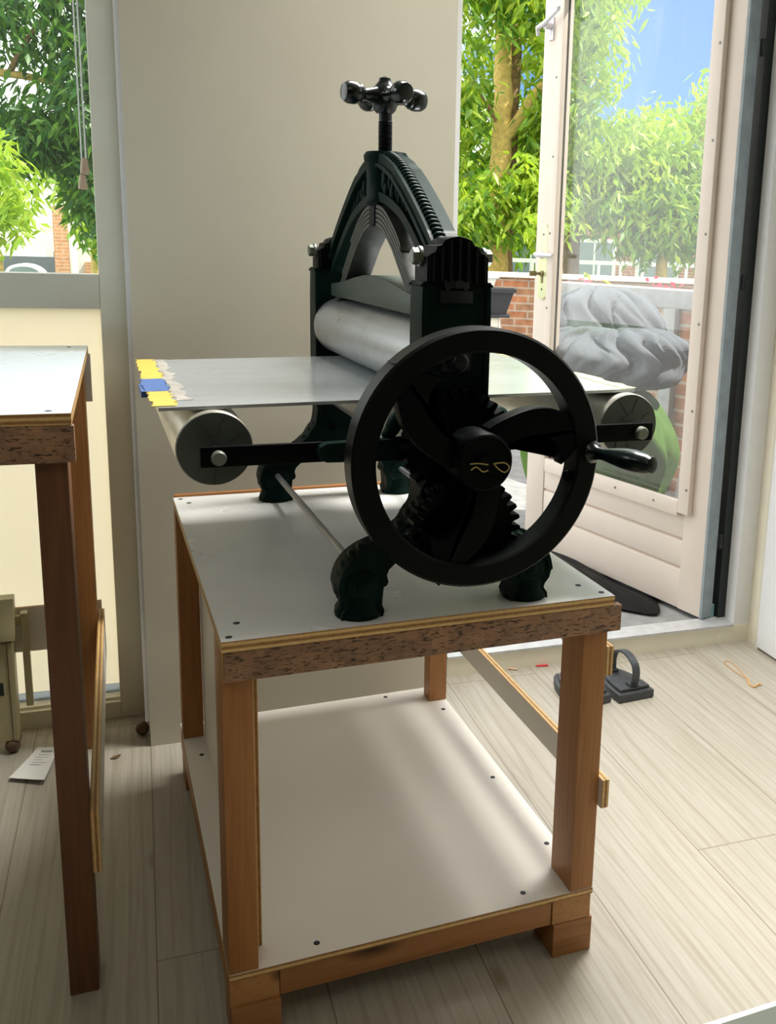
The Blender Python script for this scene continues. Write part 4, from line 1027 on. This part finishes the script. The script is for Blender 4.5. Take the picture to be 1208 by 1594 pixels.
# ---- trees
def leaves(name, m, parent, clusters, per, L, Wd, spread, droop=0.8, seed=1):
    """clusters: list of (centre, n sprays, radius xyz). each leaf a bent lance of four triangles"""
    r = np.random.default_rng(seed); C = []
    for c, n_, rad in clusters:
        v = r.normal(size=(n_, 3)); v /= np.linalg.norm(v, axis=1)[:, None]; v *= (r.random((n_, 1)) ** 0.45)
        C.append(np.array(c) + v * np.array(rad))
    C = np.concatenate(C); n = len(C) * per
    cc = np.repeat(C, per, 0) + r.normal(size=(n, 3)) * spread
    az = np.repeat(r.random(len(C)) * 2 * PI, per) + r.normal(size=n) * 0.9
    d = np.stack([np.cos(az), np.sin(az), -droop + r.normal(size=n) * 0.45], 1); d /= np.linalg.norm(d, axis=1)[:, None]
    q = r.normal(size=(n, 3)); sd = np.cross(d, q); sd /= np.linalg.norm(sd, axis=1)[:, None]; nn = np.cross(sd, d)
    ll = L * (0.7 + 0.6 * r.random((n, 1))); ww = Wd * (0.7 + 0.6 * r.random((n, 1)))
    p0 = cc; p1 = cc + d * ll * 0.45 + sd * ww - nn * ll * 0.03; p2 = cc + d * ll * 0.45 - sd * ww - nn * ll * 0.03; p3 = cc + d * ll - np.array([0, 0, 1]) * ll * 0.12; pm = cc + d * ll * 0.45 + nn * ll * 0.04
    V = np.stack([p0, p1, pm, p2, p3], 1).reshape(-1, 3) * S
    b0 = np.arange(n)[:, None] * 5
    F = np.concatenate([b0 + np.array([[0, 1, 2]]), b0 + np.array([[0, 2, 3]]), b0 + np.array([[1, 4, 2]]), b0 + np.array([[2, 4, 3]])], 1).reshape(-1)
    me = bpy.data.meshes.new(name); me.vertices.add(len(V)); me.vertices.foreach_set('co', V.astype(np.float32).ravel())
    me.loops.add(len(F)); me.loops.foreach_set('vertex_index', F.astype(np.int32))
    nf = len(F) // 3; me.polygons.add(nf); me.polygons.foreach_set('loop_start', np.arange(nf, dtype=np.int32) * 3)
    me.update(calc_edges=True); me.validate()
    return link(name, me, m, parent, 0)

def limb(name, pts, r0, r1, m, parent, n=10):
    P = spline(pts, 6); k = len(P); rr = random.Random(len(pts) * 7 + int(r0 * 1000))
    bm = B(); tube(bm, [p + Vector((rr.uniform(-1, 1), rr.uniform(-1, 1), 0)) * r0 * 0.08 for p in P], [r0 + (r1 - r0) * i / (k - 1) for i in range(k)], n)
    return obj(name, bm, m, parent, 60)

def tree(loc, label, leafm, trunk, branches, clusters, per=9, L=0.2, Wd=0.032, spread=0.12, droop=0.8, seed=1, bark='bark'):
    e = empty('tree', (loc[0], loc[1], 0.075), 0, True); tag(e, label, 'tree')
    rel = lambda p: (p[0] - loc[0], p[1] - loc[1], p[2] - 0.075)
    for i, (pts, r0, r1, bk) in enumerate(trunk): limb('trunk', [rel(p) for p in pts], r0, r1, M[bk], e, 14)
    for pts, r0, r1, bk in branches: limb('branch', [rel(p) for p in pts], r0, r1, M[bk], e)
    leaves('foliage', leafm, e, [(rel(c), n_, rad) for c, n_, rad in clusters], per, L, Wd, spread, droop, seed)
    return e

# tree seen between pier and door
tree((4.9, 10.5), 'tall tree with twin trunk coloured sunlit yellow and shaded brown seen between pier and door', M['leaf_a'],
     [([(4.88, 10.45, 0.07), (4.9, 10.45, 1.2), (4.98, 10.6, 2.2), (5.03, 10.7, 3.3), (5.1, 10.9, 4.4), (5.15, 11.0, 6.0)], 0.21, 0.1, 'bark_y'), ([(5.02, 10.62, 0.07), (5.04, 10.62, 1.2), (5.13, 10.8, 2.4), (5.2, 10.9, 3.5), (5.3, 11.1, 4.6), (5.35, 11.2, 6.2)], 0.2, 0.12, 'bark')],  # left stem coloured as the sunlit side, right stem as the shaded one
     [([(5.02, 10.65, 3.1), (5.25, 10.5, 3.45), (5.42, 10.5, 3.75), (5.7, 10.3, 4.1)], 0.1, 0.05, 'bark_y'), ([(5.3, 10.7, 3.5), (5.55, 10.8, 3.7), (5.9, 10.9, 3.85)], 0.05, 0.03, 'bark'),
      ([(5.03, 10.7, 4.4), (4.85, 10.6, 4.8), (4.7, 10.5, 5.2)], 0.045, 0.025, 'bark'), ([(5.0, 10.7, 3.3), (4.75, 10.6, 3.6), (4.5, 10.5, 3.85)], 0.05, 0.02, 'bark')],
     [((4.3, 9.8, 4.9), 90, (0.8, 0.9, 0.7)), ((5.5, 9.9, 4.9), 90, (0.8, 0.8, 0.8)), ((4.1, 10.2, 3.5), 60, (0.5, 0.8, 0.6)), ((5.75, 10.2, 3.4), 70, (0.5, 0.7, 0.6)), ((4.5, 10.0, 2.2), 70, (0.8, 0.7, 0.45)), ((5.6, 10.3, 2.5), 70, (0.5, 0.6, 0.6)), ((5.0, 12.2, 3.8), 190, (1.6, 0.9, 1.8)), ((5.2, 12.6, 2.2), 120, (1.5, 0.6, 0.7)), ((4.9, 10.2, 6.0), 120, (1.8, 1.3, 0.7))],
     per=11, L=0.21, Wd=0.034, seed=11)
tree((5.75, 9.6), 'young leaning tree with dark thin trunk beside the lock edge of the door', M['leaf_l'],
     [([(5.55, 9.5, 0.07), (5.5, 9.5, 1.2), (5.3, 9.5, 1.9), (5.2, 9.5, 2.5)], 0.09, 0.05, 'bark')], [],
     [((5.25, 9.5, 2.05), 26, (0.5, 0.4, 0.4)), ((5.2, 9.6, 2.6), 20, (0.5, 0.4, 0.3))], per=10, L=0.17, Wd=0.03, seed=12)
# trees behind the door glass
tree((6.4, 11.2), 'big leafy green tree filling the left half of the door glass', M['leaf_l'],
     [([(6.5, 11.3, 0.07), (6.5, 11.3, 2.0), (6.6, 11.4, 4.0), (6.6, 11.4, 5.2)], 0.16, 0.07, 'bark')], [([(6.55, 11.3, 2.4), (7.1, 11.0, 3.0), (7.6, 10.8, 3.4)], 0.06, 0.03, 'bark')],
     [((6.2, 11.0, 4.5), 150, (0.8, 0.9, 1.1)), ((6.3, 10.8, 2.9), 200, (1.0, 0.9, 0.9)), ((7.2, 10.6, 3.0), 140, (0.7, 0.8, 0.7)), ((6.8, 11.2, 5.6), 60, (0.7, 0.6, 0.5))], per=11, L=0.2, Wd=0.032, seed=13)
tree((7.6, 10.2), 'drooping green tree low in the middle of the door glass', M['leaf_a'],
     [([(7.4, 10.1, 0.07), (7.45, 10.1, 1.5), (7.5, 10.2, 2.6)], 0.12, 0.05, 'bark_y')], [],
     [((7.2, 10.0, 2.1), 160, (1.0, 0.8, 0.55)), ((8.1, 10.0, 2.2), 140, (0.9, 0.7, 0.6)), ((7.9, 10.6, 2.8), 90, (0.7, 0.6, 0.45))], per=11, L=0.21, Wd=0.032, seed=14)
tree((9.3, 11.6), 'pale willow like tree at right of the door glass under blue sky', M['leaf_l'],
     [([(9.3, 11.8, 0.07), (9.2, 11.8, 1.8), (9.1, 11.8, 3.2), (8.9, 11.8, 4.0)], 0.13, 0.05, 'bark_y')], [],
     [((8.9, 11.6, 2.6), 130, (1.0, 0.8, 0.7)), ((9.9, 11.4, 2.4), 100, (0.8, 0.7, 0.7)), ((8.7, 11.8, 3.7), 45, (0.6, 0.5, 0.4)), ((9.3, 11.8, 4.3), 25, (0.5, 0.4, 0.3))], per=11, L=0.22, Wd=0.03, seed=15)
# trees behind the left window
tree((-1.3, 11.2), 'large dark green tree with level branch filling the top of the left window', M['leaf_d'],
     [([(-3.4, 11.6, 0.07), (-3.3, 11.6, 2.0), (-3.0, 11.6, 4.0)], 0.22, 0.14, 'bark')],
     [([(-3.1, 11.6, 3.3), (-2.2, 11.2, 3.52), (-1.4, 11.0, 3.52), (-0.8, 10.9, 3.42), (-0.4, 10.8, 3.2)], 0.07, 0.025, 'bark_y'), ([(-1.4, 11.0, 3.5), (-1.0, 10.8, 4.1), (-0.5, 10.7, 4.6)], 0.04, 0.02, 'bark')],
     [((-1.5, 10.9, 4.3), 130, (1.4, 0.9, 0.7)), ((-0.5, 10.7, 3.5), 110, (0.65, 0.8, 0.9)), ((-1.1, 10.8, 2.75), 110, (0.75, 0.8, 0.42)), ((-2.2, 11.4, 3.0), 90, (0.8, 0.7, 0.6)), ((-0.3, 10.7, 4.9), 70, (0.8, 0.7, 0.6)), ((-0.45, 10.9, 2.2), 40, (0.3, 0.5, 0.5))], per=12, L=0.19, Wd=0.032, seed=16)
tree((-2.1, 9.0), 'small lime green tree low at the left edge of the left window', M['leaf_l'],
     [([(-1.42, 9.0, 0.07), (-1.42, 9.0, 1.2), (-1.5, 9.0, 1.9)], 0.07, 0.04, 'bark_y')], [],
     [((-1.5, 8.9, 2.1), 80, (0.6, 0.5, 0.4)), ((-1.45, 8.9, 1.78), 40, (0.45, 0.4, 0.15)), ((-1.75, 8.8, 2.45), 50, (0.5, 0.4, 0.4))], per=11, L=0.16, Wd=0.026, seed=17)
tree((-0.4, 14.5), 'slim green tree at the right edge of the left window', M['leaf_a'],
     [([(-0.62, 14.6, 0.07), (-0.62, 14.6, 1.6), (-0.6, 14.6, 3.0)], 0.1, 0.06, 'bark_y')], [],
     [((-0.5, 14.6, 2.5), 90, (0.7, 0.6, 0.6)), ((-0.9, 15.4, 3.0), 80, (0.7, 0.6, 0.6)), ((-0.55, 14.3, 1.75), 35, (0.35, 0.4, 0.3))], per=10, L=0.2, Wd=0.035, seed=18)
# background woods
for i, (s, t, h, m, lab) in enumerate(((2.5, 21, 6.2, 'leaf_d', 'distant dark tree straight behind the pier edge'), (15.5, 17.5, 5.0, 'leaf_d', 'distant dark tree far right beyond the door'), (8.2, 19, 4.6, 'leaf_a', 'distant green tree behind the door glass trees'), (-5.5, 19, 6.0, 'leaf_a', 'distant green tree far left beyond the window'))):
    tree((s, t), lab, M[m], [([(s, t, 0.07), (s, t, 2.5), (s + 0.1, t, 4.0)], 0.25, 0.12, 'bark')], [], [((s, t, h * 0.62), 190, (1.9, 1.5, h * 0.36))], per=9, L=0.36, Wd=0.07, spread=0.25, seed=30 + i)
# flowering hedge behind the garden wall line
hd = empty('hedge', (5.6, 5.6, 0.075), -0.55, True); tag(hd, 'low hedge with pink blossom in front of the garden wall, behind the door glass', 'hedge')
leaves('foliage', M['leaf_a'], hd, [((0.0 + 0.45 * k, 0.0, 0.62), 26, (0.4, 0.3, 0.6)) for k in range(-3, 6)], 9, 0.14, 0.03, 0.08, 0.2, 41)
leaves('blossom', M['flower'], hd, [((0.2 + 0.8 * k, -0.2, 1.1), 7, (0.22, 0.2, 0.1)) for k in range(-2, 4)], 9, 0.07, 0.03, 0.05, -0.2, 42)

# ---- houses and fence
wf = empty('garden_fence', (4.6, 16.4, 0.075), -0.3, True); tag(wf, 'white painted railing fence far beyond the garden wall', 'fence')
bm = B(); box(bm, -0.2, 7.4, 0, 0.06, 1.28, 1.36); box(bm, -0.2, 7.4, 0, 0.06, 0.72, 0.8); obj('rail', bm, M['white_wood'], wf)
for k in range(17): obj('picket', boxo(k * 0.45 - 0.1, k * 0.45 - 0.04, -0.01, 0.0, 0.0, 1.36), M['white_wood'], wf)
h1 = empty('house', (9.8, 22.5, 0.075), -0.35, True); tag(h1, 'pink brick house with white windows beyond the trees', 'house')
obj('wall', boxo(-4, 7, 0, 2.5, 0, 2.6), M['brick3'], h1)
bm = B(); prism(bm, [(-0.3, 2.6), (1.25, 4.0), (2.8, 2.6)], 'x', -4.2, 7.2); obj('roof', bm, M['roof'], h1)
for k in range(6):
    wn = obj('window', boxo(-3.6 + k * 1.75, -2.4 + k * 1.75, -0.05, 0.02, 0.75, 1.9), M['white_wood'], h1)
    obj('window_pane', boxo(-3.5 + k * 1.75, -3.03 + k * 1.75, -0.07, -0.051, 0.85, 1.8), M['pane'], wn); obj('window_pane', boxo(-2.97 + k * 1.75, -2.5 + k * 1.75, -0.07, -0.051, 0.85, 1.8), M['pane'], wn)
h2 = empty('house', (-4.6, 25.0, 0.075), 0.02, True); tag(h2, 'pale house with orange brick pillars and grey garage door seen through left window', 'house')
obj('wall', boxo(-3.0, 4.2, 0.6, 3.0, 0, 3.2), M['coping'], h2)
for x in (2.62, 0.95): obj('brick_pillar', boxo(x, x + 0.34, -0.6, -0.25, 0, 2.25 if x > 2 else 1.15), M['brick2'], h2)
obj('fascia', boxo(-3.0, 2.6, -0.5, -0.2, 0.98, 1.12), M['white_wood'], h2)
obj('fascia_upper', boxo(-3.0, 2.62, -0.3, -0.1, 1.62, 1.72), M['white_wood'], h2)
obj('garage_door', boxo(1.35, 2.6, 0.3, 0.58, 0, 0.97), M['garage'], h2)
wn = obj('window', boxo(0.2, 0.85, 0.5, 0.59, 0.25, 0.95), M['brick3'], h2); obj('window_pane', boxo(0.3, 0.75, 0.48, 0.499, 0.3, 0.9), M['pane'], wn)
obj('white_post', boxo(3.02, 3.16, -0.6, -0.4, 0, 1.55), M['white_wood'], h2)
obj('brick_side_wall', boxo(3.3, 3.9, 0.2, 0.59, 0, 0.85), M['brick2'], h2)
cr = empty('car', (-2.55, 23.2, 0.08), 0.0, True); tag(cr, 'white car roof parked before the grey garage door', 'car')
bm = B(); prism(bm, sp2([(-0.75, 0.0), (-0.75, 0.3), (-0.5, 0.42), (-0.36, 0.72), (-0.1, 0.82), (0.2, 0.8), (0.42, 0.66), (0.55, 0.42), (0.75, 0.35), (0.78, 0.0)], 4), 'y', -0.3, 0.5, bev=0.04); obj('body', bm, M['white_wood'], cr)
bm = B(); prism(bm, sp2([(-0.38, 0.45), (-0.3, 0.68), (-0.08, 0.76), (0.18, 0.74), (0.36, 0.62), (0.44, 0.45)], 4), 'y', -0.312, -0.302); obj('side_window', bm, M['pane'], cr)

# ------------------------------------------------------------------ light
wd = bpy.data.worlds.new('sky'); scene.world = wd; wd.use_nodes = True
nt = wd.node_tree; nt.nodes.clear()
out = nt.nodes.new('ShaderNodeOutputWorld'); bgn = nt.nodes.new('ShaderNodeBackground')
tc = nt.nodes.new('ShaderNodeTexCoord'); mp = N(nt, 'ShaderNodeMapping'); mp.inputs['Scale'].default_value = (1, 1, 2.0); mp.inputs['Location'].default_value = (0.35, 0.0, 0.2)
nt.links.new(tc.outputs['Generated'], mp.inputs[0])
cl_ = noise(nt, mp.outputs[0], 1.6, 6, 0.55, 0.3)
sep = nt.nodes.new('ShaderNodeSeparateXYZ'); nt.links.new(tc.outputs['Generated'], sep.inputs[0])
sky = ramp(nt, sep.outputs['Z'], [(0.0, (0.22, 0.42, 0.8, 1)), (0.45, (0.05, 0.17, 0.5, 1)), (1.0, (0.1, 0.26, 0.62, 1))])
# more cloud towards the left (west), clear to the right
add = N(nt, 'ShaderNodeMath', operation='MULTIPLY_ADD'); nt.links.new(sep.outputs['X'], add.inputs[0]); add.inputs[1].default_value = -0.22; nt.links.new(cl_, add.inputs[2])
msk = ramp(nt, add.outputs[0], [(0.33, (0, 0, 0, 1)), (0.47, (1, 1, 1, 1))])
c = mixc(nt, msk, sky, (1.75, 1.75, 1.72, 1))
nt.links.new(c, bgn.inputs[0]); bgn.inputs[1].default_value = 1.0
nt.links.new(bgn.outputs[0], out.inputs[0])

sun = bpy.data.lights.new('sun', 'SUN'); sun.energy = 4.2; sun.angle = math.radians(0.6); sun.color = (1.0, 0.95, 0.84)
so_ = bpy.data.objects.new('sun', sun); col.objects.link(so_)
so_.rotation_euler = Vector((-0.5, 0.25, -0.8)).to_track_quat('-Z', 'Y').to_euler()

def area(name, loc, target, sx, sy, power, colr):
    l = bpy.data.lights.new(name, 'AREA'); l.shape = 'RECTANGLE'; l.size = sx * S; l.size_y = sy * S; l.energy = power; l.color = colr
    o = bpy.data.objects.new(name, l); col.objects.link(o); o.location = rw(*loc) * S
    o.rotation_euler = (rw(*target) - rw(*loc)).to_track_quat('-Z', 'Y').to_euler(); return o
area('added_ceiling_fill', (-0.6, -3.6, Zc - 0.06), (-0.6, -3.6, 0), 2.4, 1.2, 5, (1.0, 0.95, 0.88))  # unseen lamp added to brighten the interior
fill_l = area('added_front_fill', (1.3, -0.3, 3.3), (0.75, -2.0, 0.3), 1.5, 0.7, 31, (1.0, 0.965, 0.92)); fill_l.data.spread = math.radians(110)  # added inside the room above the door, strengthens the daylight on stand and floor
area('added_front_fill', (-2.2, -0.1, 2.6), (-0.4, -1.8, 0.9), 1.2, 1.0, 10, (0.9, 0.96, 1.0))  # added before the front wall out of view, more light from the left

# ------------------------------------------------------------------ camera
cam = bpy.data.cameras.new('camera'); co = bpy.data.objects.new('camera', cam); col.objects.link(co); scene.camera = co
cam.sensor_fit = 'VERTICAL'; cam.sensor_height = 36.0; cam.lens = 1502.2176 / 1594 * 36.0
cam.shift_x = -159.5 / 1594; cam.shift_y = -89.9 / 1594
cam.clip_start = 0.02; cam.clip_end = 200
co.location = Vector((-0.18614642, -1.66585757, 1.55947869)) * S
co.rotation_euler = (1.3632019574685366, -0.03156697783657, -0.3878249376458798)

vs = scene.view_settings
vs.view_transform = 'Standard'; vs.look = 'None'; vs.exposure = 0.7; vs.gamma = 1.0; vs.use_curve_mapping = False
